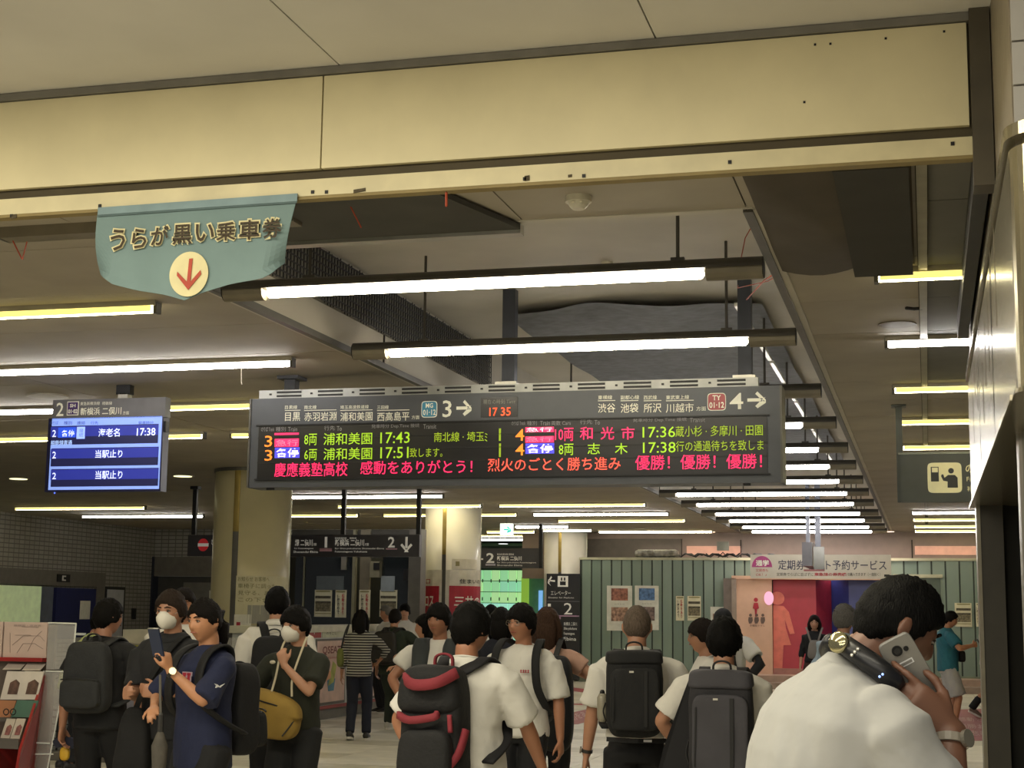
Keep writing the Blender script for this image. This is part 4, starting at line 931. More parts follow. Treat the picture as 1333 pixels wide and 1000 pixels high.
obj('hanger', G().box(x-.02, x+.02, Y3-.07, Y3-.03, at(660, 682, Y3).z, ZC), m_blackm, s3)
Y4 = 15.3
s4 = thing('fare_adjust_sign', 'dark green grey fare adjustment sign with ticket machine pictogram at right', 'sign', at(1200, 620, Y4))
m_s4 = mat('sign_greengrey', '3f4440', .45); g = G(); R(g, 1173, 592, 1345, 655, Y4, .14); obj('case', g, m_s4, s4); Yf = Y4-.142
m_cw = mat('sign_cream', 'd9d2a2', .5, emit='d9d2a2', strength=.22)
a = at(1208, 642, Yf); b = at(1251.5, 602, Yf); c_ = (a+b)/2; hx, hz = (b.x-a.x)/2, (b.z-a.z)/2
g = G().prism([V((c_.x+hx*math.copysign(abs(cos(k*pi/16))**.25, cos(k*pi/16)), Yf, c_.z+hz*math.copysign(abs(sin(k*pi/16))**.25, sin(k*pi/16)))) for k in range(32)], (0, -.003, 0)); obj('pictogram_panel', g, m_cw, s4)
m_pd = mat('picto_dark', '2c2f2c', .5); g = G(); R(g, 1212, 608, 1222, 627, Yf-.003, .003); obj('machine_mark', g, m_pd, s4); g = G(); R(g, 1213.2, 609, 1220.8, 615, Yf-.006, .003); obj('machine_screen', g, m_cw, s4)
c_ = at(1238, 613, Yf-.004); g = G().prism([c_+V((.026*cos(2*pi*k/18), 0, .026*sin(2*pi*k/18))) for k in range(18)], (0, -.003, 0))
g.prism([at(x, y, Yf-.004) for x, y in ((1231, 621), (1234, 618.5), (1243, 618.5), (1246.5, 622), (1247, 635), (1233.5, 635), (1233.5, 627), (1228, 626), (1225, 620), (1226, 617.5), (1228, 618), (1229.5, 622))], (0, -.003, 0)); obj('user_mark', g, m_pd, s4)
T('のりこし精算', 1257, 603.5, 1330, 616, Yf-.002, m_cw, s4, .01); T('Fare Adjustment', 1258.5, 621, 1320, 628.5, Yf-.002, m_cw, s4); T('补票 精算', 1259, 633, 1290, 640, Yf-.002, m_cw, s4)
x = at(1171.5, 600, Y4).x; obj('hanging_post', G().box(x-.03, x+.03, Y4-.1, Y4-.04, at(1171, 655, Y4).z, ZC), m_s4, s4); obj('ceiling_plate', G().box(x-.07, x+.07, Y4-.14, Y4, ZC-.02, ZC), m_s4, s4)
obj('edge_strip', G().box(x-.012, at(1345, 600, Y4).x, Y4-.15, Y4, at(1200, 593.5, Y4).z, at(1200, 591, Y4).z), mat('s4_edge', '767a70', .4, .4), s4)
# sign seen edge on by the toilets
Y5 = 31.5
s5 = thing('edge_on_sign', 'hanging sign seen edge on with two grey posts before the toilet banner', 'sign', at(1058, 700, Y5))
for a, b in ((1049, 1054), (1061, 1068)):
    xx = at(a, 700, Y5).x; xe = at(b, 700, Y5).x; obj('hanging_post', G().box(xx, xe, Y5, Y5+.1, at(1055, 722, Y5).z, 4.36), mat('post_bluegrey', '6f727c', .4, .5), s5)
xx = at(1044, 700, Y5).x; xe = at(1057, 700, Y5).x; obj('case', G().box(xx, xe, Y5-.05, Y5+2.4, at(1055, 737, Y5).z, at(1055, 706, Y5).z), mat('edge_sign_grey', '5c5b60', .4, .3), s5)
obj('glass_plate', G().box(at(1059, 700, Y5).x, at(1073, 700, Y5).x, Y5-.05, Y5-.03, at(1065, 743, Y5).z, at(1065, 712, Y5).z), mat('edge_glass', '5f5f59', .15, .2), s5)
obj('pink_edge', G().box(at(1046, 700, Y5).x, at(1073, 700, Y5).x, Y5-.06, Y5-.04, at(1060, 744, Y5).z, at(1060, 741.5, Y5).z), mat('edge_pink', '8b5152', .5), s5)
# floor stickers
def mat_sticker(label, pts, txt=True):
    q = [atz(x, y, .002) for x, y in pts]; c_ = sum(q, V((0, 0, 0)))/len(q); t = thing('floor_sticker', label, 'floor sticker', (c_.x, c_.y, 0))
    obj('sheet', G().prism([V((p.x, p.y, .0015)) for p in q], (0, 0, .0015)), mat('sticker_red', '9c3f48', .5, var=.12, scale=5), t)
    return t, q
mat_sticker('far red floor strip beside the right white column', [(730, 893), (760, 897), (800, 904), (800, 907), (755, 901), (730, 898)])
mat_sticker('thin red floor line between the walking youths', [(700, 915), (800, 917), (800, 919), (700, 917)])
t, q_ = mat_sticker('wide red floor arrow with pale words behind the youth with glasses', [(700, 944), (752, 943), (800, 930), (800, 917), (786, 919), (700, 937)])
text('感動をありがとう', atz(738, 941, .004), (atz(792, 925, .004)-atz(738, 941, .004)).normalized(), (V((-.3, 1, 0))).normalized(), (atz(792, 925, 0)-atz(738, 941, 0)).length, 1.3, mat('sticker_pale', 'c9a29c', .6), t, bold=0)
t, q_ = mat_sticker('red floor mat with pale words by the doorway post', [(1222, 965), (1340, 964), (1330, 922), (1236, 924)])
for k, s in enumerate(('慶應義塾高校', '優勝おめでとう', '感動をありがとう')):
    a_ = atz(1246+k*1.5, 957-9*k, .004); text(s, a_, UX, V((0, 1, 0)), .95, 1.0, mat('sticker_pale', 'c9a29c', .6), t)

# ================================================================== left foreground: rack, gates
YR = 9.6
rk = thing('leaflet_rack', 'red framed leaflet rack with clear side panels at the left edge', 'rack', (-6.1, YR, 0))
m_rr = mat('rack_red', '8f1f1d', .4); m_ac = mat('rack_acrylic', 'c9c7c4', .08, var=.02, alpha=.35); m_wp = mat('map_paper', 'c3ada3', .6, var=.05)
P9 = lambda px, py, Y=YR: at(px, py, Y)
obj('back_frame', G().box(P9(-60, 850).x, P9(68, 850).x, YR+.02, YR+.05, .1, 1.50), mat('rack_back', '5a5048', .6), rk)
obj('shelf_edge', G().box(P9(-60, 850).x, P9(60, 857).x, YR-.05, YR+.02, P9(30, 861).z, P9(30, 856).z), m_rr, rk)
obj('base_box', G().box(P9(-60, 850).x, P9(23, 980).x, YR-.42, YR+.05, 0, P9(10, 975, YR-.42).z), m_rr, rk)
g = G().prism([P9(20, 1000, YR-.42), P9(24, 976, YR-.42), P9(56, 878, YR-.02), P9(58, 900, YR+.02), P9(40, 1000, YR+.02), (P9(40, 1000).x, YR+.02, .02), (P9(20, 1000, YR-.42).x, YR-.42, .02)], (.02, 0, 0)); obj('side_frame', g, m_rr, rk)
for a, b, c in ((-40, 4, 'left'), (6, 62, 'right')):
    t_ = obj('route_map', G().box(P9(a, 830).x, P9(b, 830).x, YR-.01, YR+.01, P9(30, 856).z, P9(30, 810).z), m_wp, rk)
g = G()
for pts in ([(16, 840), (30, 828), (52, 828), (58, 835)], [(22, 850), (30, 838), (45, 838), (56, 845)], [(28, 816), (50, 817)], [(36, 848), (44, 832), (54, 822)], [(13, 824), (13, 850)], [(20, 827), (40, 827)]):
    g.tube([P9(x, y, YR-.014) for x, y in pts], .0016, 4)
obj('map_line', g, mat('map_ink', '8d7f7c', .7), rk)
T('路線図・運賃表', 18, 813, 54, 815.5, YR-.015, mat('map_ink', '8d7f7c', .7), rk)
g = G().prism([P9(63, 812, YR-.02), P9(99, 813, YR-.02), P9(94, 871, YR-.02), P9(60, 872, YR-.02)], (0, .006, 0)); obj('upper_wing', g, m_ac, rk)
g = G().prism([P9(57, 874, YR-.03), P9(86, 875, YR-.03), P9(62, 1000, YR-.03), (P9(66, 1000).x, YR-.03, .05), (P9(30, 1000).x, YR-.03, .05), P9(30, 1000, YR-.03)], (0, .006, 0)); obj('lower_wing', g, m_ac, rk)
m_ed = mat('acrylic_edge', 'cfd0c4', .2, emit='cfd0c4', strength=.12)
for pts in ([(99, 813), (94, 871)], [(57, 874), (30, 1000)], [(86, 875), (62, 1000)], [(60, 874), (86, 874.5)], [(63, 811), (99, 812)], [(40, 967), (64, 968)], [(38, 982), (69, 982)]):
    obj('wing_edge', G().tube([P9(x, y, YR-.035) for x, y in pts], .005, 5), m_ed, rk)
def leaflet(x0, y0, x1, y1, dY, label, c, pic=None):
    Y = YR-dY; p = P9((x0+x1)/2, y1, Y); t = thing('leaflet', label, 'leaflet', p)
    a = P9(x0, y1, Y); b = P9(x1, y1, Y); z1 = P9(x0, y0, Y).z
    obj('cover', G().prism([a, b, V((b.x+.01, Y+.05, z1)), V((a.x+.01, Y+.05, z1))], (0, .008, 0)), mat('leaflet_'+c, c, .5), t)
    if pic:
        w = x1-x0; h = y1-y0; f = lambda u, v: V((a.x+(b.x-a.x)*u+.01*v, Y+.05*v-.003, a.z+(z1-a.z)*v))
        obj('picture', G().prism([f(.35, .2), f(.9, .2), f(.9, .6), f(.65, .72), f(.35, .6)], (0, -.002, 0)), mat('leafpic_'+pic, pic, .6, var=.5, scale=30), t)
leaflet(3, 864, 26, 872, .05, 'white leaflet in the top pocket of the rack, left', 'bdb4aa'); leaflet(28, 864, 52, 873, .05, 'white leaflet in the top pocket of the rack, right', 'bfb6ac')
leaflet(0, 874, 23, 911, .14, 'white leaflet with dark house picture, left of the pair', 'c6beb6', '5a4238'); leaflet(23, 874, 48, 911, .14, 'white leaflet with dark house picture, right of the pair', 'c9c1b8', '5a4238')
leaflet(-12, 912, 13, 934, .22, 'orange leaflet in the middle pocket of the rack', '9c6a4a'); leaflet(14, 912, 42, 934, .22, 'green leaflet in the middle pocket of the rack', '47685a')
leaflet(0, 936, 12, 962, .3, 'small white leaflet with red print in the low pocket, left', 'b9ada0', '8a5550'); leaflet(13, 936, 25, 962, .3, 'small white leaflet with red print in the low pocket, right', 'b9ada0', '8a5550')
obj('low_pocket', G().box(P9(-40, 968, YR-.4).x, P9(24, 968, YR-.4).x, YR-.40, YR-.36, P9(10, 975, YR-.4).z, P9(10, 962, YR-.4).z), mat('pocket_grey', '55504c', .4), rk)
obj('pocket_bar', G().box(P9(-40, 911).x, P9(48, 911).x, YR-.13, YR-.11, P9(30, 916, YR-.12).z, P9(30, 911, YR-.12).z).box(P9(-40, 911).x, P9(40, 936).x, YR-.24, YR-.22, P9(30, 940, YR-.23).z, P9(30, 935, YR-.23).z), mat('pocket_grey', '55504c', .4), rk)
t = thing('eyeglasses', 'black framed sample glasses hanging in the leaflet rack', 'glasses', P9(13, 925, YR-.3))
g = G()
for cx in (8, 17):
    c_ = P9(cx, 927, YR-.3); g.tube([c_+V((.02*cos(2*pi*k/12), 0, .02*sin(2*pi*k/12))) for k in range(13)], .004, 5)
obj('frame', g, m_blackm, t)
# fence lattice behind
ft = thing('wire_fence', 'low white wire grid fence behind the backpack man', 'fence', (-8.9, 15.2, 0))
g = G(); xa, xb = at(55, 950, 15.2).x, at(165, 950, 15.2).x; n = 11
for k in range(n+1): x = xa+(xb-xa)*k/n; g.box(x-.006, x+.006, 15.19, 15.21, .05, .52)
for k in range(7): g.box(xa, xb, 15.19, 15.21, .06+.075*k, .07+.075*k)
obj('grid', g, m_blackm, ft, stuff=True); obj('panel', G().box(xa, xb, 15.25, 15.28, 0, .55), mat('fence_panel', 'a6a8a2', .4), ft)
obj('kerb', G().box(xa-.3, at(215, 980, 15.2).x, 15.0, 15.3, 0, .09), mat('kerb', '6e6a60', .6), ft)
# ticket gate cabinet
tg_ = thing('ticket_gate', 'white ticket gate cabinet with yellow panel and blue footed poster', 'ticket gate', (-8.65, 16, 0)); Yg = 16
b4 = lambda px: at(px, 900, Yg).x
obj('body', G().box(b4(160), b4(212), Yg, Yg+1.6, 0, at(185, 838, Yg).z), mat('gate_white', 'b1ac9c', .4), tg_)
obj('top', G().box(b4(158), b4(212), Yg-.03, Yg+1.6, at(185, 838, Yg).z, at(185, 820, Yg).z), mat('gate_beige', 'b3ad97', .45), tg_)
g = G(); R(g, 163, 840, 212, 870, Yg, .01); obj('yellow_panel', g, mat('gate_yellow', 'b8b32a', .45), tg_); g = G(); R(g, 166, 848, 169, 850, Yg-.01, .005); obj('slot', g, m_blackm, tg_)
g = G(); R(g, 158, 872, 212, 978, Yg-.02, .02); obj('poster_frame', g, mat('gate_frame', 'c2c0b2', .4), tg_); g = G(); R(g, 164, 876, 210, 948, Yg-.04, .004); obj('poster_photo', g, mat('poster_skyphoto', '9b9aa6', .5, var=.3, scale=3), tg_); g = G(); R(g, 164, 948, 210, 972, Yg-.04, .006); obj('poster_blue', g, mat('poster_deepblue', '2c357c', .5), tg_)
t = thing('gate_cabinet', 'low pale cabinet beyond the leaflet rack under the blue board', 'cabinet', (-9.4, 17, 0))
obj('body', G().box(at(98, 850, 17).x, at(135, 850, 17).x, 17, 18, 0, at(110, 830, 17).z), mat('cab_pale', '8d8a7c', .5), t); g = G(); R(g, 99, 824, 112, 827, 17, .05); obj('lit_edge', g, mat('acrylic_edge', 'cfd0c4', .2), t)
# gate line behind the white shirted man
t = thing('glass_gate', 'clear sided gate with pale frame behind the navy woman', 'ticket gate', (-9, 19, 0))
obj('body', G().box(at(290, 850, 19).x, at(350, 850, 19).x, 18.9, 19.7, 0, 1.12), mat('gate_pale', 'b4b09c', .4), t); obj('wing', G().box(at(300, 850, 19).x, at(340, 850, 19).x, 18.85, 18.88, .4, 1.25), m_ac, t)
# ================================================================== PEOPLE
TMP = bpy.data.scenes.new('workbench')
def remesh(g, vox, smooth=2, dec=None, disp=0, seed=0):
    me = g.mesh('tmp'); o = bpy.data.objects.new('tmp', me); TMP.collection.objects.link(o)
    fixn(me)
    m = o.modifiers.new('r', 'REMESH'); m.mode = 'VOXEL'; m.voxel_size = vox; m.use_smooth_shade = True
    if smooth: m = o.modifiers.new('s', 'SMOOTH'); m.factor = .5; m.iterations = smooth
    if dec: m = o.modifiers.new('d', 'DECIMATE'); m.ratio = dec
    TMP.view_layers[0].update(); dg = TMP.view_layers[0].depsgraph
    r = bpy.data.meshes.new_from_object(o.evaluated_get(dg))
    bpy.data.objects.remove(o); bpy.data.meshes.remove(me)
    if disp:
        N = [v.normal.copy() for v in r.vertices]; Pc = [v.co.copy() for v in r.vertices]; fl = []
        for p, nn in zip(Pc, N):
            a = noise.noise(V((p.x*7+seed, p.y*7, p.z*4)))+.55*noise.noise(V((p.x*15+seed, p.y*15, p.z*(11+6*p.x)+p.x*9)))
            fl += list(p+nn*disp*(a+.35))
        r.vertices.foreach_set('co', fl)
    r.polygons.foreach_set('use_smooth', [True]*len(r.polygons)); r.update()
    return r
def pxd(x, y, D): return CP+_ray(x, y)*(D/FPX)      # point at depth D along a sight line
def sstep(a, b, x): x = max(0, min(1, (x-a)/(b-a))); return x*x*(3-2*x)
def gs(x, s): return exp(-(x/s)**2)
def head_pt(d, feat=1, fat=0):
    a, b, c = .076+.012*fat, .094, .113
    x, y, z = a*d.x, b*d.y, c*d.z
    if d.z < 0:
        t = -d.z
        x *= 1-(.30-.15*fat)*t**1.6
        if d.y < 0: y *= 1-.5*t
        else: y *= 1-.04*t
    if d.y > 0:
        y -= .010*gs(d.z-.1, .5)*d.y*feat*0
        x *= 1+.03*d.y
    if feat and d.y > 0:
        ax = abs(d.x)
        y += .022*gs(d.x, .14)*(sstep(.25, -.18, d.z)*sstep(-.36, -.22, d.z))     # nose
        y += .003*gs(d.x, .22)*gs(d.z+.2, .08)                                     # nostril wings
        y += .005*gs(d.z-.24, .08)*sstep(.75, .4, ax)                              # brow
        y -= .010*gs(ax-.36, .16)*gs(d.z-.08, .10)                                 # sockets
        y += .004*gs(ax-.45, .2)*gs(d.z+.2, .2)                                    # cheeks
        y += .007*gs(d.x, .24)*(gs(d.z+.42, .045)+gs(d.z+.53, .05))                # lips
        y -= .004*gs(d.x, .3)*gs(d.z+.475, .03)
        y -= .005*gs(d.x, .3)*gs(d.z+.66, .07); y += .010*gs(d.x, .3)*gs(d.z+.85, .16)  # chin
    return V((x, y, z))
def hair_mesh(style, seed=0, res=44):
    L = {'short': (.50, .30, -.28, -.62), 'fringe': (.30, .10, -.30, -.62), 'crop': (.55, .38, -.20, -.52), 'bob': (.45, .18, -.9, -.99), 'long': (.45, .05, -.75, -.98), 'tied': (.46, .22, -.12, -.5), 'spiky': (.48, .25, -.25, -.6)}[style]
    T_ = {'short': .020, 'fringe': .024, 'crop': .007, 'bob': .022, 'long': .018, 'tied': .014, 'spiky': .026}[style]
    def fn(d):
        az = abs(atan2(d.x, d.y))/pi
        if az < .28: l = L[0]+(L[1]-L[0])*sstep(.0, .28, az)
        elif az < .52: l = L[1]+(L[2]-L[1])*sstep(.28, .44, az)
        else: l = L[2]+(L[3]-L[2])*sstep(.52, .8, az)
        nz = noise.noise(V((d.x*6+seed, d.y*6, d.z*3)))
        k = sstep(-.05, .05, d.z-l-.05*nz-.07*noise.noise(V((d.x*16+seed, d.y*16, seed))))
        p = head_pt(d, 0)
        if d.y < 0: p.y *= 1+.18*max(0, -d.z)
        th = T_*(.75+.35*max(0, d.z)+.25*nz)+(.012*noise.noise(V((d.x*22+seed, d.y*22, d.z*9))) if style != 'crop' else 0)*.6
        n = V((d.x/.076, d.y/.094, d.z/.113)).normalized()
        return p*(.88+.12*k)+n*th*k
    g = G().sphere((0, 0, 0), 1, res, int(res*.75), fn)
    if style in ('bob', 'long'):
        zb = -.13 if style == 'bob' else -.27
        for sx in (-1, 1): g.tube([(sx*.06, -.035, .06), (sx*.083, -.03, -.02), (sx*.082, -.03, -.09), (sx*.072, -.04, zb)], [.03, .034, .032, .02], 8, .9)
        g.tube([(0, -.05, .07), (0, -.085, -.02), (0, -.085, -.1), (0, -.08, zb)], [.06, .078, .076, .05], 10, .5, up=(0, 1, 0))
    if style == 'tied':
        g.tube([(0, -.09, .035), (0, -.125, .03), (0, -.145, -.03), (0, -.14, -.11), (0, -.12, -.19)], [.02, .03, .034, .03, .012], 10)
    if style == 'spiky':
        r = random.Random(seed)
        for k in range(60):
            a = r.uniform(0, 2*pi); e = r.uniform(.1, 1); d = V((cos(a)*sqrt(1-e*e), sin(a)*sqrt(1-e*e), e)); p = fn(d); g.tube([p*.9, p+d*.012+V((0, .01, -.004))], [.012, .003], 5)
    return g
def finger(g, base, d, n, lens, curl, r):
    """a chain of three bones that bends towards n"""
    ax = d.cross(n).normalized(); pts = [base]; p = base; dd = d.copy()
    for k, l in enumerate(lens):
        dd = (Matrix.Rotation(curl*(.7+.3*k), 3, ax) @ dd); p = p+dd*l; pts.append(p)
    g.tube(pts, [r, r*.97, r*.9, r*.8], 8)
    return pts
def hand(g, w, d, n, side, s=1, curl=.35, thumb=.6, curls=None, fr=.0085):
    """w wrist, d towards the fingers, n out of the palm, side +1 when the thumb is towards d x n"""
    u = d.cross(n).normalized()*side
    g.loft([g.ell(w-d*.02, u*.026*s, n*.020*s, 12), g.ell(w+d*.015, u*.030*s, n*.018*s, 12), g.ell(w+d*.05*s, u*.040*s, n*.016*s, 12, .8), g.ell(w+d*.088*s, u*.041*s, n*.014*s, 12, .8), g.ell(w+d*.097*s, u*.036*s, n*.009*s, 12, .8)])
    L = [(.040, .024, .020), (.044, .028, .021), (.041, .026, .020), (.032, .020, .018)]
    out = []
    for k in range(4):
        off = (.030-.020*k)*s; c = curls[k] if curls else curl*(1+.12*k)
        out.append(finger(g, w+d*(.088-.004*abs(k-1.2))*s+u*off, (d+u*(.08-.05*k)).normalized(), n, [l*s for l in L[k]], c, fr*s*(1 if k < 3 else .9)))
    tb = w+d*.028*s+u*.026*s+n*.004
    td = (d*.75+u*.75+n*thumb*.5).normalized(); tp = tb+td*.034*s; t2 = (td+d*.5-u*.15+n*thumb*.4).normalized(); t3 = (t2+d*.3-u*.3+n*thumb*.3).normalized()
    g.tube([tb, tp, tp+t2*.030*s, tp+t2*.030*s+t3*.022*s], [.014*s, .0115*s, .010*s, .008*s], 8)
    return out
def ik(a, b, l1, l2, pole):
    d = b-a; L = min(d.length, (l1+l2)*.999); d = d.normalized(); b = a+d*L
    x = (l1*l1-l2*l2+L*L)/(2*L); h = sqrt(max(0, l1*l1-x*x)); p = (V(pole)-d*V(pole).dot(d)).normalized()
    return a+d*x+p*h, b
SKIN = {}
def m_skin(c): return mat('skin_'+c, c, .5, var=.05, scale=20)
def lo(name, g, m, parent, smooth=False, stuff=False): return obj(name, g, m, parent, smooth, local=True, stuff=stuff)
DARK = {'17130f': '0c0a08', '100d0c': '090807', '120f0d': '090807', '15110f': '0b0908', '16110e': '0c0a08', '15110e': '0b0908', '14100e': '0b0908', '0f0d0c': '080706', '151110': '090807', '17120f': '0c0a08', '1a1310': '0f0b09'}
def person(label, px, ytop, D, H, head=0, headyaw=0, headpitch=0, bulk=1.0, lean=0, arms=None, gait=(0, 0), top='tee', topc='26262a', topm=None, sleeve=.55, botc='1a1b20', shorts=False, hair='short', hairc='17130f', skin='a8775a', shoec='202022', solec='c8c4ba', far=False, face=True, hemz=.86, name='person', headroll=0, fem=False, vox=None, mask=False, glasses=False, watch=None, headk=1.0, yoff=0, handless=False, curl=None, legpose=None, sleevec=None, hemflare=0, beard=False):
    hairc = DARK.get(hairc, hairc)
    d = _ray(px, ytop); w = CP+d*D/FPX
    x, y = w.x, w.y
    phi = atan2(x, y)
    root = thing(name, label, 'person', (x, y+yoff, 0), -phi+radians(head))
    inv = (Matrix.Translation(root.location) @ Matrix.Rotation(root.rotation_euler.z, 4, 'Z')).inverted()
    s = H/1.70; vox = vox or (.014 if far else .0085)
    bk = bulk*s; zh = .93*s; LN = radians(lean)
    def S(p):                              # bends the upper body forward at the hips
        p = V(p); t = LN*sstep(zh-.02, zh+.22*s, p.z); dy, dz = p.y, p.z-zh
        return V((p.x, dy*cos(t)+dz*sin(t), zh+dz*cos(t)-dy*sin(t)))
    def Z(x, y, z): return S((x*s, y*s, z*s))
    shx = (.170 if fem else .19)*(.6+.4*bulk)
    # ---- head
    neck = Z(0, -.015, 1.44); hm = Matrix.Rotation(radians(headyaw), 3, 'Z') @ Matrix.Rotation(-radians(headpitch)-LN*.4, 3, 'X') @ Matrix.Rotation(radians(headroll), 3, 'Y')
    def HT(p): return neck+hm @ (V(p)*(.94+.06*s)*headk+V((0, .028, .147)))
    skin_g = G()
    nh = 30 if far else 46
    skin_g.sphere((0, 0, 0), 1, nh, int(nh*.8), lambda q: HT(head_pt(q, 1, .5 if bulk > 1.3 else 0)))
    for sx in (-1, 1):
        skin_g.sphere((0, 0, 0), 1, 10, 8, lambda q: HT((sx*(.077+.012*(bulk > 1.3))+q.x*.010+sx*q.y*-.006, -.008+q.y*.019, -.004+q.z*.031)))
    nr = .056*(.7+.3*bulk)
    skin_g.tube([Z(0, -.02, 1.36), Z(0, -.015, 1.43), neck+hm@V((0, 0.0, .06)), neck+hm@V((0, .012, .10))], [nr*1.25, nr, nr*.95, nr*.9], 14)
    # ---- torso under the clothes
    def torso(g, prof, n=22):
        rings = []
        for z, rx, ry, yc in prof:
            c = V((0, yc*s, z*s)); rings.append([S(q) for q in g.ell(c, V((rx*bk, 0, 0)), V((0, ry*bk, 0)), n, .85)])
        g.loft(rings)
    torso(skin_g, [(.86, .14, .09, 0), (.95, .15, .10, 0), (1.10, .13, .09, 0), (1.28, .15, .10, 0), (1.37, .125, .07, -.01), (1.43, .06, .05, -.015)])
    # ---- arms
    la, lf = .275*s, .245*s
    arms = arms or {}
    pts = {}
    for nm_, sx in (('L', -1), ('R', 1)):
        sp_ = arms.get(nm_, 'down'); sh = Z(sx*shx, -.01, 1.372)
        pole = (sx*.25, -1, 0); cr = .35
        if sp_ == 'down': wr_ = Z(sx*(shx+.075), .03, .865); 
        elif sp_ == 'fwd': wr_ = Z(sx*(shx+.06), .20, .90)
        elif sp_ == 'back': wr_ = Z(sx*(shx+.07), -.12, .875)
        elif sp_[0] == 'px':
            wr_ = inv @ pxd(*sp_[1]); pole = sp_[2]; cr = sp_[3]; sp_ = (0, 0, 0, sp_[4])
        else:
            wr_ = Z(*sp_[0]); pole = sp_[1]; cr = sp_[2] if len(sp_) > 2 else .5
        el, wr_ = ik(sh, wr_, la, lf, pole)
        ar = s*(.75+.25*bulk)*(.88 if fem else 1)
        skin_g.tube([sh+V((-sx*.03*s, 0, -.02*s)), sh.lerp(el, .3), sh.lerp(el, .75), el], [.034*ar, .044*ar, .041*ar, .038*ar], 12)
        skin_g.tube([el, el.lerp(wr_, .25), el.lerp(wr_, .7), wr_], [.037*ar, .040*ar, .031*ar, .0255*ar], 12)
        fd = (wr_-el).normalized()
        hd = sp_[3] if not isinstance(sp_, str) and len(sp_) > 3 else None
        if hd: dd = V(hd[0]).normalized(); nn_ = V(hd[1])
        else: dd = fd; nn_ = V((-sx, 0, 0)) if abs(fd.x) < .7 else V((0, -.3, -1))
        nn_ = (nn_-dd*nn_.dot(dd)).normalized()
        ths = 1 if (dd.cross(nn_)).dot(V((0, 1, 0)) if abs(dd.y) < .8 else V((0, 0, 1))) > 0 else -1
        fins = hand(skin_g, wr_, dd, nn_, ths, s*(.92 if fem else .8+.2*bulk), cr if isinstance(cr, (int, float)) else .4, curls=None if isinstance(cr, (int, float)) else cr)
        pts[nm_] = (sh, el, wr_, dd, nn_, fins)
    # ---- legs
    hips = {}
    legs = legpose or {'L': (-gait[0]*.16, max(0, gait[0])*.0), 'R': (gait[0]*.16, 0)}
    for nm_, sx in (('L', -1), ('R', 1)):
        fy, lift = legs[nm_]; hp = V((sx*.088*bk, 0, .90*s)); an = V((sx*.10*s, fy*s*1.6, (.085+lift)*s))
        if fy < 0: an.z += .05*s*min(1, -fy*6)
        kn, an = ik(hp, an, .43*s, .41*s, (0, 1, 0))
        skin_g.tube([hp, hp.lerp(kn, .5), kn, kn.lerp(an, .35), an], [.080*bk, .068*bk, .052*s, .050*s, .036*s], 12)
        hips[nm_] = (hp, kn, an)
        ft = an+V((0, .10*s, -.045*s)) if fy >= 0 else an+V((0, .09*s, -.075*s))
        skin_g.tube([an, an+V((0, .02, -.04*s)), ft], [.034*s, .032*s, .026*s], 8)
    mes = remesh(skin_g, vox, 1, None if far else .45)
    body = lo('body', mes, m_skin(skin), root)
    # ---- shirt
    mt = topm or mat('cloth_'+topc, topc, .85, var=.08, scale=14, bump=.35, bscale=25)
    g = G(); hf = 1+hemflare
    fem_w = .93 if fem else 1
    torso(g, [(hemz-.01, .165*fem_w*hf, .125*hf, 0), (hemz, .170*fem_w*hf, .13*hf, 0), (1.0, .162*fem_w*(1+hemflare*.6), .125, .0), (1.12, .155*fem_w, .122, .0), (1.25, .172*fem_w, .128, .0), (1.33, .182*(.95 if fem else 1), .118, -.005), (1.385, .155, .098, -.012), (1.42, .115, .078, -.014), (1.445, .080, .066, -.015), (1.455, .066, .06, -.012)], 26)
    for nm_, sx in (('L', -1), ('R', 1)):
        sh, el, wr_ = pts[nm_][:3]; inn = Z(sx*shx*.55, -.01, 1.37); sl = sleeve
        sr = s*(.72+.28*bulk)*(.9 if fem else 1)
        if sl <= 1: g.tube([inn, sh.lerp(inn, .25)+V((0, 0, -.010*s)), sh.lerp(el, .12), sh.lerp(el, sl*.5), sh.lerp(el, sl*.94), sh.lerp(el, sl)], [.056*sr, .058*sr, .066*sr, .072*sr, .079*sr, .082*sr], 16, round_=False)
        else: g.tube([inn, sh+V((0, 0, -.012*s)), sh.lerp(el, .6), el, el.lerp(wr_, sl-1)], [.056*sr, .062*sr, .062*sr, .056*sr, .050*sr], 14)
    me = remesh(g, vox*1.3, 2, None if far else .6, disp=.013, seed=px)
    shirt = lo('shirt', me, mt, root)
    if top in ('polo', 'shirt'):
        gc = G(); n = 22; c0 = Z(0, -.014, 1.435)
        ring = lambda z, r, k=1: [S(((r+.004*sin(a*3))*cos(a)*s*1.06, (r*sin(a)-.014)*s, (z+.018*(-sin(a)) )*s)) for a in [2*pi*i/n for i in range(n)]]
        gc.loft([ring(1.425, .068), ring(1.458, .064), ring(1.466, .068), ring(1.440, .088), ring(1.425, .086)], cap=False)
        lo('collar', gc, mt, root, smooth=True)
    else:
        gc = G(); n = 22; R_ = []
        for i in range(n+1):
            a = 2*pi*i/n; R_.append(S((.069*cos(a)*s, (.062*sin(a)-.012)*s, (1.452-.016*sin(a))*s)))
        gc.tube(R_, .006*s, 6); lo('neck_rib', gc, mt, root, smooth=True)
    # ---- trousers
    g = G(); pb = mat('trousers_'+botc, botc, .85, var=.1, scale=8, bump=.2, bscale=20)
    g.loft([g.ell((0, 0, z*s), V((rx*bk, 0, 0)), V((0, ry*bk, 0)), 20, .85) for z, rx, ry in ((.83, .15, .10), (.88, .158, .118), (.94, .148, .106), (.975, .130, .095))])
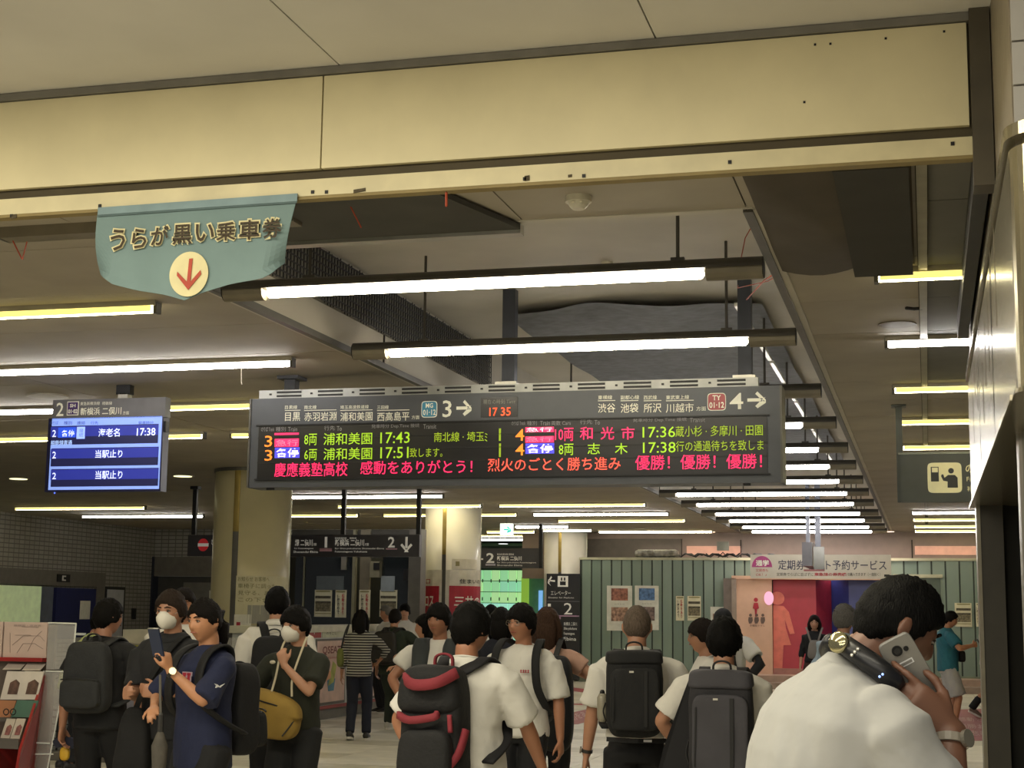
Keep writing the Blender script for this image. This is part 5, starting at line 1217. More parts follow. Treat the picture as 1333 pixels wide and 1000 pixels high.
    for nm_ in 'LR':
        hp, kn, an = hips[nm_]
        if shorts: g.tube([hp, hp.lerp(kn, .5), hp.lerp(kn, .92)], [.092*bk, .098*bk, .102*bk], 14, round_=False)
        else: g.tube([hp, hp.lerp(kn, .5), kn, kn.lerp(an, .5), an+V((0, 0, .01))], [.094*bk, .088*bk, .072*s, .064*s, .060*s], 14, round_=False)
    lo('shorts' if shorts else 'trousers', remesh(g, vox*1.4, 2, None if far else .6, disp=.009, seed=px+5), pb, root)
    # ---- shoes
    for nm_, sx in (('L', -1), ('R', 1)):
        an = hips[nm_][2]; fy = legs[nm_][0]; tilt = .5*min(1, -fy*6) if fy < 0 else 0; zb = 0
        def ST(p, an=an, tilt=tilt):
            p = V(p)*s; q = Matrix.Rotation(-tilt, 3, 'X') @ (p-V((0, .13*s, 0)))+V((0, .13*s, 0)); return V((an.x+q.x, an.y+q.y-.02, max(q.z, 0)+max(0, an.z-.135*s-(.05*s if tilt else 0))*(1 if tilt == 0 and an.z > .2 else 0)))
        gu = G(); gu.loft([[ST(p) for p in gu.ell((0, yy, zz), V((w_, 0, 0)), V((0, 0, h_)), 12)] for yy, zz, w_, h_ in ((-.065, .055, .022, .03), (-.05, .06, .038, .045), (0, .065, .042, .052), (.06, .055, .046, .040), (.12, .045, .048, .030), (.17, .038, .042, .022), (.20, .032, .022, .014))])
        su = lo('shoe', gu, mat('shoe_'+shoec, shoec, .5), root, smooth=True)
        gs_ = G(); ol = [(0, -.072), (.03, -.06), (.038, 0), (.047, .08), (.05, .13), (.04, .185), (.015, .207), (-.015, .207), (-.04, .185), (-.05, .13), (-.047, .08), (-.038, 0), (-.03, -.06)]
        gs_.loft([[ST((a*k, b*k+.003, z)) for a, b in ol] for z, k in ((0, .97), (.022, 1.02), (.028, 1))]); lo('sole', gs_, mat('sole_'+solec, solec, .6), su)
    # ---- hair
    gh = hair_mesh(hair, px*.37, 30 if far else 44); gh.xf(HT)
    hr = lo('hair', gh, mat('hair_'+hairc, hairc, .65, var=.35, scale=60, stretch=(3, 3, .6), bump=.5, bscale=90, spec=.12), root, smooth=True)
    # ---- face
    if face:
        ew = mat('eye_white', '9c9288', .3); ed = mat('eye_dark', '1d1410', .3); lipm = mat('lip_'+skin, {'a': '8e4f43'}.get(skin[0], '94584a'), .5)
        for sx in (-1, 1):
            ge = G().sphere((0, 0, 0), 1, 10, 6, lambda q: HT((sx*.030+q.x*.012, .0815+q.y*.008, .010+q.z*.0036))); e = lo('eye', ge, ew, root, smooth=True)
            gp_ = G().sphere((0, 0, 0), 1, 8, 6, lambda q: HT((sx*.030+q.x*.006, .0865+q.y*.004, .010+q.z*.0055))); lo('iris', gp_, ed, e, smooth=True)
            gl = G().tube([HT((sx*a, b, c)) for a, b, c in ((.014, .0865, .015), (.030, .090, .0185), (.046, .083, .013))], .0017, 5); lo('eyelid', gl, ed, e)
            gb = G().tube([HT((sx*a, b, c)) for a, b, c in ((.012, .0935, .030), (.030, .0935, .036), (.050, .082, .031))], [.003, .004, .002], 6); lo('eyebrow', gb, mat('hair_'+hairc, hairc), root)
        if not mask:
            gm = G().tube([HT((a, b, c)) for a, b, c in ((-.022, .0865, -.050), (-.008, .0955, -.0485), (0, .0955, -.0498), (.008, .0955, -.0485), (.022, .0865, -.050))], [.0022, .0042, .0036, .0042, .0022], 6); lo('lips', gm, lipm, root)
    if mask:
        gm = G(); rings = []
        for z, w_, y_ in ((.010, .026, .112), (-.004, .046, .117), (-.025, .060, .126), (-.05, .060, .122), (-.078, .048, .108), (-.096, .028, .092)):
            rings.append([HT((w_*sin(a), y_*cos(a)*.35+y_*.65-.04*(1-cos(a))-.004, z)) for a in [-pi/2+pi*k/12 for k in range(13)]]+[HT((w_*.9*sin(a), y_*cos(a)*.35+y_*.65-.04*(1-cos(a))-.014, z)) for a in [pi/2-pi*k/12 for k in range(13)]])
        gm.loft(rings); mk = lo('face_mask', gm, mat('mask_white', 'd6d2c8', .8, bump=.2), root, smooth=True)
        for sx in (-1, 1): lo('ear_loop', G().tube([HT((sx*.062, .06, -.005)), HT((sx*.08, 0, .01))], .0015, 5), mat('mask_white', 'd6d2c8'), mk)
    if glasses:
        gg = G()
        for sx in (-1, 1):
            gg.tube([HT((sx*.031+.022*cos(a), .101-.008*abs(cos(a)*sx+0), .008+.017*sin(a))) for a in [2*pi*k/14 for k in range(15)]], .0016, 5); gg.tube([HT((sx*.052, .094, .012)), HT((sx*.079, .0, .012))], .0016, 5)
        gg.tube([HT((-.01, .102, .012)), HT((.01, .102, .012))], .0016, 5); lo('spectacles', gg, mat('spectacle_'+('metal'), '8d8474', .3, .7), root)
    if watch:
        sh, el, wr_, dd, nn_, _f = pts[watch[0]]; fd = (wr_-el).normalized(); c_ = wr_-fd*.02; u, v = frame(fd); r = .030*s*(.75+.25*bulk)
        gw = G(); 
        gw.loft([[c_+fd*h_+u*r*k_*cos(2*pi*k/18)+v*r*k_*sin(2*pi*k/18) for k in range(18)] for h_, k_ in ((-.009, 1.0), (-.009, 1.1), (.009, 1.1), (.009, 1.0))]); st = lo('watch_strap', gw, mat('strap_'+watch[1], watch[1], .4), root)
        out = (watch[3] if len(watch) > 3 else V((0, 0, 1))); out = (V(out)-fd*V(out).dot(fd)).normalized(); a_ = fd; b_ = fd.cross(out)
        gw = G(); gw.loft([[c_+out*(r*1.05+h_)+a_*.019*cos(2*pi*k/18)+b_*.019*sin(2*pi*k/18) for k in range(18)] for h_ in (0, .009)]); lo('watch_face', gw, mat('wface_'+watch[2], watch[2], .15, .6), st)
    return dict(inv=inv, root=root, S=S, Z=Z, HT=HT, pts=pts, hips=hips, s=s, bk=bk, shirt=shirt, mt=mt, body=body)
def worn(P, name, label, cat, group=None):
    """a carried thing standing in the same place as its bearer"""
    return thing(name, label, cat, P['root'].location.copy(), P['root'].rotation_euler.z, group)
def ribbon(pts, w, th, S=None, across=(1, 0, 0)):
    g = G(); pts = [V(p) for p in pts]; m = len(pts); rings = []
    # smooth the path
    P2 = []
    for k in range(m-1):
        p0 = pts[max(k-1, 0)]; p1 = pts[k]; p2 = pts[k+1]; p3 = pts[min(k+2, m-1)]
        for j in range(4):
            t = j/4; P2.append(.5*((2*p1)+(p2-p0)*t+(2*p0-5*p1+4*p2-p3)*t*t+(3*p1-p0-3*p2+p3)*t**3))
    P2.append(pts[-1]); m = len(P2)
    for k, p in enumerate(P2):
        t = (P2[min(k+1, m-1)]-P2[max(k-1, 0)]).normalized(); ac = (V(across)-t*V(across).dot(t)).normalized(); n = t.cross(ac)
        q = [p+ac*a*w/2+n*b*th/2 for a, b in ((-1, -.3), (-.9, -1), (.9, -1), (1, -.3), (1, .3), (.9, 1), (-.9, 1), (-1, .3))]
        rings.append([S(x) if S else x for x in q])
    return g.loft(rings)
def sbox(c, h, n=10, pw=.35, taper=0, fn=None):
    """rounded soft box: superellipsoid"""
    c = V(c); h = V(h)
    f_ = lambda x: math.copysign(abs(x)**pw, x)
    def fq(d):
        th = math.acos(max(-1, min(1, d.z))); ph = atan2(d.y, d.x)
        x = f_(sin(th))*f_(cos(ph)); y = f_(sin(th))*f_(sin(ph)); z = f_(cos(th))
        k = 1-taper*(z*.5+.5)
        q = c+V((x*h.x*k, y*h.y*k, z*h.z)); return fn(q) if fn else q
    return G().sphere((0, 0, 0), 1, n*4, n*3, fq)
def backpack(P, label, w, h, dp, zc, c1, c2, c3, style='plain', front=True, xo=0):
    t = worn(P, 'backpack', label, 'backpack'); S, s, bk = P['S'], P['s'], P['bk']
    m1 = mat('bag_'+c1, c1, .8, var=.15, scale=20, bump=.3, bscale=60); m2 = mat('bag_'+c2, c2, .8, var=.12, bump=.2); m3 = mat('bag_'+c3, c3, .6)
    yb = -.115*bk-.0; yc = yb-dp/2
    wob = lambda q: S(q+V((.006*noise.noise(q*9), .012*noise.noise(q*7+V((3, 0, 0))), .006*noise.noise(q*8))))
    lo('body', sbox((xo, yc, zc), (w/2, dp/2, h/2), 12, .42, .12 if style != 'box' else .03, wob), m1, t, True)
    yf = yc-dp/2
    if style == 'plain':
        lo('front_pocket', sbox((xo, yf-.012, zc-h*.22), (w*.42, .04, h*.2), 9, .4, 0, wob), m1, t, True)
        lo('zip', ribbon([(xo-w*.4, yf-.03, zc-.03*h), (xo-w*.2, yf-.052, zc-.01*h), (xo+w*.2, yf-.052, zc-.01*h), (xo+w*.4, yf-.03, zc-.03*h)], .008, .008, S, (0, 0, 1)), m3, t)
        lo('zip', ribbon([(xo-w*.40, yc, zc+h*.1), (xo-w*.38, yc-.02, zc+h*.3), (xo-w*.25, yc-.02, zc+h*.45), (xo, yc-.02, zc+h*.505), (xo+w*.25, yc-.02, zc+h*.45), (xo+w*.38, yc-.02, zc+h*.3), (xo+w*.40, yc, zc+h*.1)], .008, .012, S, (0, 1, 0)), m3, t)
    if style == 'box':
        lo('lid', sbox((xo, yc-.005, zc+h*.43), (w*.5, dp*.52, h*.085), 10, .4, .05, wob), m2, t, True)
        lo('front_panel', sbox((xo, yf-.005, zc-h*.05), (w*.42, .03, h*.36), 10, .3, 0, wob), m2, t, True)
        lo('zip', ribbon([(xo+w*.18, yf-.04, zc+h*.28), (xo+w*.18, yf-.04, zc-h*.36)], .02, .006, S), m3, t); lo('zip', ribbon([(xo-w*.36, yf-.038, zc+h*.2), (xo-w*.38, yf-.038, zc-h*.3)], .008, .006, S), m3, t)
        lo('side_strap', ribbon([(xo-w*.5, yc, zc-h*.1), (xo-w*.54, yc, zc-h*.2), (xo-w*.5, yc, zc-h*.3)], .03, .008, S, (0, 1, 0)), m3, t)
        lo('label_mark', G().obox(S((xo-.02, yf-.04, zc+h*.27)), V((.012, 0, 0)), V((0, .002, 0)), V((0, 0, .005))), mat('bag_mark', 'bdb9b0', .5), t)
    if style == 'red':
        lo('lid', sbox((xo-.01, yc-.01, zc+h*.30), (w*.5, dp*.55, h*.2), 10, .5, .1, wob), m1, t, True)
        lo('red_band', ribbon([(xo-w*.40, yf+.02, zc+h*.40), (xo-w*.15, yf-.045, zc+h*.35), (xo+w*.2, yf-.045, zc+h*.37), (xo+w*.42, yf+.02, zc+h*.45)], .05, .02, S, (0, 0, 1)), m2, t, True)
        lo('red_band', ribbon([(xo-w*.48, yf+.02, zc+h*.10), (xo-w*.2, yf-.045, zc+h*.07), (xo+.05, yf-.04, zc+h*.1), (xo+w*.2, yf-.025, zc+h*.13)], .035, .02, S, (0, 0, 1)), m2, t, True)
        lo('red_band', ribbon([(xo+w*.52, yf+.06, zc-h*.0), (xo+w*.45, yf+.02, zc-h*.2), (xo+w*.2, yf-.02, zc-h*.38)], .035, .02, S, (0, 0, 1)), m2, t, True)
        lo('red_band', ribbon([(xo+w*.36, yf-.01, zc+h*.12), (xo+w*.38, yf-.01, zc-h*.02)], .02, .015, S), m2, t, True)
        lo('front_pocket', sbox((xo, yf-.01, zc-h*.22), (w*.4, .05, h*.22), 9, .5, 0, wob), m1, t, True)
    # handle
    zt = zc+h/2; lo('handle', ribbon([(xo-.045, yb-.03, zt-.01), (xo-.04, yb-.03, zt+.035), (xo, yb-.03, zt+.05), (xo+.04, yb-.03, zt+.035), (xo+.045, yb-.03, zt-.01)], .022, .010, S, (0, 1, 0)), m2 if style == 'red' else m3, t, True)
    sw = .062
    for sx in (-1, 1):
        path = [(sx*.055+xo*.5, yb-.01, min(zt-.03, 1.40*s)), (sx*.085, -.085*bk, 1.432*s), (sx*.105*s, -.01, 1.457*s), (sx*.118*s, .085*bk, 1.41*s), (sx*.125*s, .135*bk, 1.30*s), (sx*.145*s, .128*bk, 1.16*s), (sx*.178*bk, .03, 1.06*s), (sx*.165*bk, yb-.02, max(zc-h*.40, .98*s))]
        lo('strap', ribbon(path, sw, .014, S), m1 if style != 'red' else mat('bag_strapnavy', '14141c', .8), t, True)
    return t
# ---- white shirts etc.
WH = 'cbc9c3'; WH2 = 'c8c3b6'
mw = mat('white_cotton', WH, .9, var=.03, scale=8, bump=1, bscale=9); mw2 = mat('white_shirt', 'cecbc4', .85, var=.03, scale=8, bump=1, bscale=10)
# 1 man with grey backpack, left
P1 = person('man in black T-shirt walking away at the left with a worn dark grey backpack', 138, 793, 10.3, 1.66, head=-28, headyaw=-30, arms={'L': ((-.27, -.02, .86), (-1, -.3, 0)), 'R': ((.22, .10, .90), (1, -.6, 0), .6)}, topc='1b1c20', botc='15161b', gait=(.5, 0), hair='short', face=True, skin='a6765c', bulk=1.05)
backpack(P1, 'worn dark grey backpack on the man in black at the left', .33, .46, .16, 1.17, '36383a', '2f3133', '202122')
t = worn(P1, 'sun_visor', 'navy and yellow visor cap held at the left man\'s left side', 'visor'); w_ = P1['pts']['L'][2]
g = G(); c_ = w_+V((0, .02, -.10)); g.prism([c_+V((.09*sin(a), .02, .035*cos(a)-.01)) for a in [-pi/2+pi*k/10 for k in range(11)]]+[c_+V((.06, .02, -.05)), c_+V((0, .02, -.03)), c_+V((-.06, .02, -.05))], (0, .02, 0)); lo('brim', g, mat('visor_navy', '14182c', .6), t)
lo('yellow_pouch', sbox(c_+V((0, .03, -.085)), (.035, .02, .045), 6, .7), mat('visor_yellow', 'c39a2a', .5), t, True)
# 2 masked man
P2 = person('older man in black polo shirt and white face mask, dark watch', 226, 780, 9.2, 1.72, head=155, headyaw=-5, headpitch=4, arms={'L': ((-.06, .26, 1.13), (-1, -.5, -.3), .9, ((1, .25, .1), (0, -1, 0))), 'R': ((.13, .27, 1.12), (.3, -1, -.5), .7)}, top='polo', topc='25262a', sleeve=.8, botc='17171a', hair='short', hairc='2a211b', mask=True, skin='a87a60', watch=('L', '18181a', '202024', (0, 1, .3)))
t = worn(P2, 'shoulder_bag', 'large soft black bag hanging at the masked man\'s front', 'bag'); g = sbox((.14, .16, .84), (.13, .07, .21), 10, .6, .45, lambda q: q+V((0, .02*noise.noise(q*8), 0))); lo('sack', g, mat('bag_black', '141417', .85, bump=.4, bscale=20), t, True)
lo('strap', ribbon([(.14, .16, 1.02), (.06, .165, 1.2), (-.06, .12, 1.40), (-.10, .0, 1.46), (-.06, -.12, 1.36)], .035, .008, P2['S']), mat('bag_black', '141417'), t)
# 3 navy woman with phone
P3 = person('woman in navy T-shirt with ponytail holding up a phone, red letter on chest', 272, 783, 8.4, 1.665, head=128, headyaw=8, headpitch=6, fem=True, arms={'L': ((-.07, .30, 1.33), (-.6, -.3, -1), 1.0, ((.0, .35, 1), (1, .25, 0))), 'R': ((.16, .22, 1.12), (1, -.6, 0))}, topm=mat('navy_cotton', '131b3a', .85, var=.08, scale=14, bump=.35, bscale=25), sleeve=.95, botc='16171c', hair='tied', hairc='1a1310', skin='b3805f', watch=('L', '1a1a1a', 'd8cfa8', (-.8, .2, -.1)), hemz=.80, bulk=1.06)
w_, dd, nn_ = P3['pts']['L'][2:5]
t = worn(P3, 'smartphone', 'dark blue smartphone held up by the navy shirted woman', 'phone'); c_ = w_+dd*.13+V((.02, .035, .02)); ax = V((0, .3, 1)).normalized()
bx_ = V((1, .2, 0)).normalized(); nx_ = ax.cross(bx_).normalized()
lo('case', G().obox(c_, bx_*.037, nx_*.005, ax*.074), mat('phone_navy', '1d2740', .35), t); lo('screen', G().obox(c_-nx_*.0055, bx_*.034, nx_*.001, ax*.070), mat('phone_screen', '101216', .1), t); lo('edge', G().obox(c_+ax*.0745, bx_*.037, nx_*.0055, ax*.002), m_alu, t)
t = worn(P3, 'umbrella', 'folded grey umbrella hanging from the navy woman\'s wrist', 'umbrella'); q0 = w_+V((0.0, .02, -.03))
lo('strap', G().tube([q0+V((.01, .03, 0)), q0+V((.0, .03, -.12)), q0+V((0, .02, -.22))], .007, 6), mat('umb_strap', '55524c', .7), t); lo('handle', G().tube([q0+V((0, .02, -.20)), q0+V((0, .02, -.30))], [.014, .016], 8), mat('umb_handle', '2c2b2a', .4), t)
lo('canopy', G().tube([q0+V((0, .02, -.30)), q0+V((0, .02, -.36)), q0+V((0, .02, -.5)), q0+V((-.01, .02, -.56)), q0+V((-.01, .02, -.82))], [.022, .045, .035, .028, .014], 10), mat('umb_cloth', '4a4640', .8, var=.2, scale=20, bump=.5, bscale=30), t, True)
# letter on the chest: an open block letter built from bars, and the small wing mark on the sleeve
S3 = P3['S']; g = G(); g2 = G()
for (a, b, hx_, hz_) in ((-.019, 0, .009, .03), (.019, 0, .009, .03), (0, 0, .016, .007), (-.019, .027, .015, .006), (.019, .027, .015, .006), (-.019, -.027, .015, .006), (.019, -.027, .015, .006)):
    c_ = S3((-.040+a, .158, 1.25+b)); g.obox(c_, V((hx_, 0, 0)), V((0, .003, 0)), V((0, 0, hz_))); g2.obox(c_-V((0, .003, 0)), V((hx_+.005, 0, 0)), V((0, .003, 0)), V((0, 0, hz_+.005)))
lo('letter', g, mat('letter_red', 'a5283c', .6), P3['shirt']); lo('letter_rim', g2, mat('letter_pale', 'b9a3b0', .6), P3['shirt'])
sh, el = P3['pts']['L'][:2]; c_ = sh.lerp(el, .62)+V((-.072, .012, 0))
g = G().prism([c_+V((0, a, b)) for a, b in ((-.036, .014), (-.012, .006), (.0, .001), (.014, .010), (.034, .016), (.020, .004), (.028, -.006), (.008, -.012), (-.004, -.008), (-.016, .001))], (-.004, 0, 0)); lo('wing_mark', g, mat('mark_white', 'd8d8d8', .5), P3['shirt'])
backpack(P3, 'black backpack on the back of the navy shirted woman', .30, .50, .18, 1.08, '111217', '0e0f13', '1b1b1f')
# 4 man behind them
person('dark haired man mostly hidden behind the masked man, white shirt', 240, 768, 11, 1.76, head=170, topm=mw2, hair='short', hairc='1a1512', arms={}, top='shirt')
# 5 bending staff in bright vest
person('person in pale green yellow vest bending behind the backpack man', 97, 812, 15.6, 1.62, head=-70, lean=28, topc='b9c27a', hair='short', far=True, face=False, botc='2a2c33', arms={'L': 'fwd', 'R': 'fwd'})
# 6 white shirt man with black backpack
P6 = person('tall young man in white shirt seen from behind, black backpack', 362, 765, 11.2, 1.785, head=-6, headyaw=6, top='shirt', topm=mw2, sleeve=.8, botc='17181d', hair='short', hairc='120f0d', gait=(-.4, 0), face=False, skin='a87a60')
backpack(P6, 'plain black backpack on the tall white shirted young man', .32, .47, .17, 1.20, '121318', '0f1014', '1c1c20')
# 7 olive woman, mask, mustard bag
P7 = person('woman in olive T-shirt and white mask touching her face, mustard bag', 390, 794, 10.0, 1.62, head=160, headyaw=-22, headpitch=4, fem=True, arms={'R': ((.19, .16, 1.0), (1, -.5, 0)), 'L': ((.02, .21, 1.34), (-.7, 0, -1), 1.1, ((.25, .1, 1), (0, -1, 0)))}, topc='2f3325', sleeve=.75, botc='24262a', hair='fringe', hairc='14100e', mask=True, skin='b3856a', hemz=.92, gait=(.25, 0))
t = worn(P7, 'shoulder_bag', 'mustard yellow crossbody bag on the olive shirted woman', 'bag')
g = sbox((.07, .21, .96), (.165, .085, .145), 12, .62, -.15, lambda q: V((q.x, q.y+.02*noise.noise(q*6), q.z+.05*(q.x-.07)/.16*(1 if q.z > .98 else .3)))); lo('sack', g, mat('bag_mustard', '8f7433', .8, var=.12, scale=9, bump=.4, bscale=14), t, True)
lo('dark_trim', ribbon([(.235, .20, 1.08), (.15, .295, 1.06), (.03, .305, 1.03), (-.10, .22, .985)], .009, .006, None, (0, 0, 1)), m_blackm, t); lo('dark_trim', ribbon([(-.09, .22, .99), (-.08, .27, .93), (-.02, .30, .84)], .008, .006), m_blackm, t); lo('dark_trim', ribbon([(.20, .26, 1.09), (.24, .22, 1.02)], .008, .006), m_blackm, t)
lo('side_pocket', sbox((.22, .2, 1.03), (.035, .03, .035), 6, .7), mat('bag_mustard', '8f7433'), t, True)
for sx, xa_ in ((1, .19), (-1, -.04)): lo('strap', ribbon([(xa_, .20, 1.08), (xa_*.8, .175, 1.2), (sx*.075, .13, 1.38), (sx*.07, .04, 1.45)] if sx < 0 else [(.09, .24, 1.08), (.08, .18, 1.2), (.06, .14, 1.38), (.055, .05, 1.45)], .014, .006, P7['S']), mat('strap_cream', 'b7ad93', .7), t)
lo('brooch', G().sphere(P7['S']((.12, .14, 1.29)), (.02, .006, .012), 8, 6), mat('brooch', 'b8b09a', .4), P7['shirt'])
# 8 striped woman
mst = bpy.data.materials.new('striped_cotton'); mst.use_nodes = True; n = mst.node_tree.nodes; L_ = mst.node_tree.links; b_ = n['Principled BSDF']; b_.inputs['Roughness'].default_value = .9
tc = n.new('ShaderNodeTexCoord'); wv = n.new('ShaderNodeTexWave'); wv.bands_direction = 'Z'; wv.inputs['Scale'].default_value = 9.5; wv.inputs['Distortion'].default_value = .35; rp = n.new('ShaderNodeValToRGB'); rp.color_ramp.interpolation = 'CONSTANT'
rp.color_ramp.elements[0].color = lin('2e2c2c')+[1]; rp.color_ramp.elements[1].color = lin('a7a49a')+[1]; rp.color_ramp.elements[1].position = .72
L_.new(tc.outputs['Object'], wv.inputs[0]); L_.new(wv.outputs['Fac'], rp.inputs[0]); L_.new(rp.outputs[0], b_.inputs['Base Color'])
P8 = person('woman in black and white striped top and navy trousers walking away', 470, 797, 19.7, 1.61, head=-8, fem=True, topm=mst, sleeve=1.5, botc='1a2036', hair='long', hairc='15110f', far=True, vox=.011, face=False, gait=(.35, 0), hemz=.86, hemflare=.08, shoec='1c1a1a', arms={'L': 'down', 'R': ((.24, .22, 1.05), (1, -.4, 0))})
t = worn(P8, 'shoulder_bag', 'olive green bag at the striped woman\'s left side', 'bag'); lo('sack', sbox((-.24, 0, 1.03), (.05, .11, .12), 8, .6), mat('bag_olive', '5d6128', .7), t, True); lo('strap', ribbon([(-.24, -.05, 1.12), (-.19, -.07, 1.34), (-.15, -.01, 1.45), (-.19, .08, 1.34), (-.24, .05, 1.12)], .02, .006), m_blackm, t)
# 9 green man
P9_ = person('man in dark green shirt and trousers walking away, brown backpack', 514, 795, 21.5, 1.63, head=-22, topc='34402f', sleeve=1.0, botc='353f31', hair='short', hairc='191512', far=True, vox=.011, face=False, gait=(-.35, 0), bulk=1.15, hemz=.8, hemflare=.1, shoec='c4bfb4', solec='d5d0c5', arms={'R': ((.30, .22, 1.0), (1, -.5, 0))})
backpack(P9_, 'dark brown backpack on the man in green', .36, .46, .16, 1.12, '38332c', '2f2b26', '231f1c', xo=-.06)
# 10 office people
person('grey haired man in white shirt behind the service counter', 503, 789, 25.0, 1.70, head=120, topm=mw2, hair='short', hairc='6b675f', far=True, face=False, botc='2a2c33')
person('young man in white polo shirt facing forward beyond the man in green', 527, 787, 24.3, 1.73, head=175, topm=mw2, top='polo', sleeve=.8, hair='fringe', hairc='17120f', far=True, vox=.011, skin='b88a6f', botc='1d2026')
# 11 man in dark vest
P11 = person('man in dark grey vest over white T-shirt facing forward', 573, 790, 11.4, 1.66, head=165, headyaw=-12, topm=mw, sleeve=.6, hair='fringe', hairc='16110e', skin='9c6c52', botc='2a2b2e', arms={'R': ((.22, .2, 1.0), (1, -.3, 0)), 'L': ((-.26, .1, .9), (-1, -.3, 0))})
vg = G()
for sx in (-1, 1):
    vg.loft([[P11['S'](V(p)) for p in vg.ell((sx*.115, .035, z), V((w__, 0, 0)), V((0, .125, 0)), 14, .7)] for z, w__ in ((.95, .075), (1.2, .075), (1.36, .07), (1.43, .04))])
lo('vest', remesh(vg, .012, 3, None), mat('vest_grey', '33383a', .85, bump=.3), P11['root'])
# person hidden left of the vest man
person('figure with raised bare arm hidden behind the vest man, white top', 556, 812, 14.5, 1.56, head=100, topm=mw2, hair='bob', hairc='17120f', fem=True, far=True, face=False, arms={'L': ((-.25, .28, 1.30), (-1, -.2, -.4)), 'R': ((.15, .3, 1.2), (1, 0, -.5))})
# 12 white T-shirt, red and black backpack
P12 = person('young man in white T-shirt seen from behind, black and red backpack', 610, 793, 7.25, 1.645, head=-24, headyaw=-18, topm=mw, sleeve=.85, botc='1c1d22', hair='short', hairc='100d0c', skin='a06f54', gait=(.5, 0), face=True, mask=False, hemz=.78, hemflare=.08, arms={'R': ((.30, .24, .93), (1, -.5, 0)), 'L': ((-.27, .04, .93), (-1, -.3, 0))}, bulk=1.05)
backpack(P12, 'black backpack with red bands on the white shirted youth in front', .32, .56, .20, 1.10, '15161a', '7c2530', '1b1b1f', 'red', xo=-.055)
# 13 dark woman with hair clip, 13b
person('woman with tied dark hair in navy top walking away in the middle', 652, 796, 13, 1.64, head=-10, fem=True, topc='151a2c', sleeve=1.6, botc='16171c', hair='bob', hairc='17120f', far=True, face=False, bulk=1.1)
person('dark haired man in white shirt far behind the navy topped woman', 639, 792, 17, 1.69, head=0, topm=mw2, hair='short', hairc='120f0d', far=True, face=False)
# 14 boy with glasses
P14 = person('smiling boy with glasses in white T-shirt with small red print, black straps', 681, 793, 9.9, 1.655, head=158, headyaw=-14, headpitch=0, topm=mw, sleeve=.95, botc='16181e', hair='fringe', hairc='15110e', skin='a47257', glasses=True, hemz=.88, hemflare=.06, arms={'R': ((.26, .02, .88), (1, -.4, 0)), 'L': ((-.27, .0, .86), (-1, -.3, 0))})
for sx in (-1, 1):
    t = None
t = worn(P14, 'backpack', 'black backpack carried by the boy with glasses, straps in front', 'backpack')
lo('body', sbox((0, -.19, 1.15), (.15, .08, .24), 10, .45), mat('bag_black2', '131418', .8), t, True)
for sx in (-1, 1): lo('strap', ribbon([(sx*.07, -.12, 1.40), (sx*.12, -.01, 1.452), (sx*.135, .09, 1.40), (sx*.142, .135, 1.30), (sx*.155, .132, 1.16), (sx*.18, .06, 1.05), (sx*.16, -.12, .98)], .055, .014, P14['S']), mat('bag_black2', '131418'), t, True)
g = G()
for k in range(4): 
    c_ = P14['S']((-.10+.016*k, .150, 1.262)); g.obox(c_, V((.006, 0, 0)), V((0, .003, 0)), V((0, 0, .002))); g.obox(c_+V((0, 0, -.01)), V((.006, 0, 0)), V((0, .003, 0)), V((0, 0, .002))); g.obox(c_+V((.002*(k % 2), 0, -.004)), V((.002, 0, 0)), V((0, .003, 0)), V((0, 0, .010)))
lo('red_print', g, mat('letter_red', 'a5283c', .6), P14['shirt'])
# 15 long haired woman with duffel
P15 = person('long brown haired woman behind the boy with glasses, elbow raised', 712, 795, 11, 1.64, head=-8, fem=True, topc='b08c7c', sleeve=.5, botc='16171c', hair='long', hairc='3b2a20', face=False, skin='b88b72', arms={'R': ((.17, .10, 1.27), (1, -.3, -.45)), 'L': 'down'})
t = worn(P15, 'duffel_bag', 'long black duffel bag slung on the long haired woman\'s back', 'bag'); lo('body', sbox((.10, -.16, 1.0), (.12, .11, .33), 10, .55, .1), mat('bag_navyblack', '12141d', .75, bump=.3, bscale=20), t, True); lo('strap', ribbon([(.08, -.16, 1.30), (.11, -.07, 1.43), (.11, .04, 1.42), (.15, .12, 1.2)], .04, .01), m_blackm, t)
# 16 grey cropped man
P16 = person('man with cropped grey hair in white shirt, square black backpack, from behind', 829, 793, 8.65, 1.66, head=2, headyaw=-4, top='shirt', topm=mw2, sleeve=.85, botc='13141a', hair='crop', hairc='5c5046', skin='a87a60', face=False, gait=(.4, 0), arms={'L': ((-.29, .05, .84), (-1, -.3, 0)), 'R': ((.27, .06, .90), (1, -.3, 0))}, watch=('L', '2b2a28', '8d8577', (-1, 0, 0)), bulk=1.05, hemz=.98)
backpack(P16, 'square black backpack on the grey cropped man', .315, .46, .17, 1.19, '16171a', '1b1c1f', '0e0e10', 'box', xo=-.02)
t = worn(P16, 'waist_strap', 'black belt strap with small white mark below the square backpack', 'strap'); lo('strap', ribbon([(-.17, -.16, .945), (0, -.19, .94), (.17, -.14, .94)], .025, .01, None, (0, 0, 1)), m_blackm, t); lo('mark', G().box(.03, .075, -.197, -.192, .935, .948), mat('mark_white', 'd8d8d8'), t)
t = worn(P16, 'water_bottle', 'small bottle in the left side pocket of the square backpack', 'bottle'); lo('bottle', G().tube([(-.195, -.19, 1.06), (-.195, -.19, 1.17)], .028, 10), mat('bottle_clear', '8b8677', .2), t, True); lo('cap', G().tube([(-.195, -.19, 1.18), (-.195, -.19, 1.20)], .014, 8), m_blackm, t)
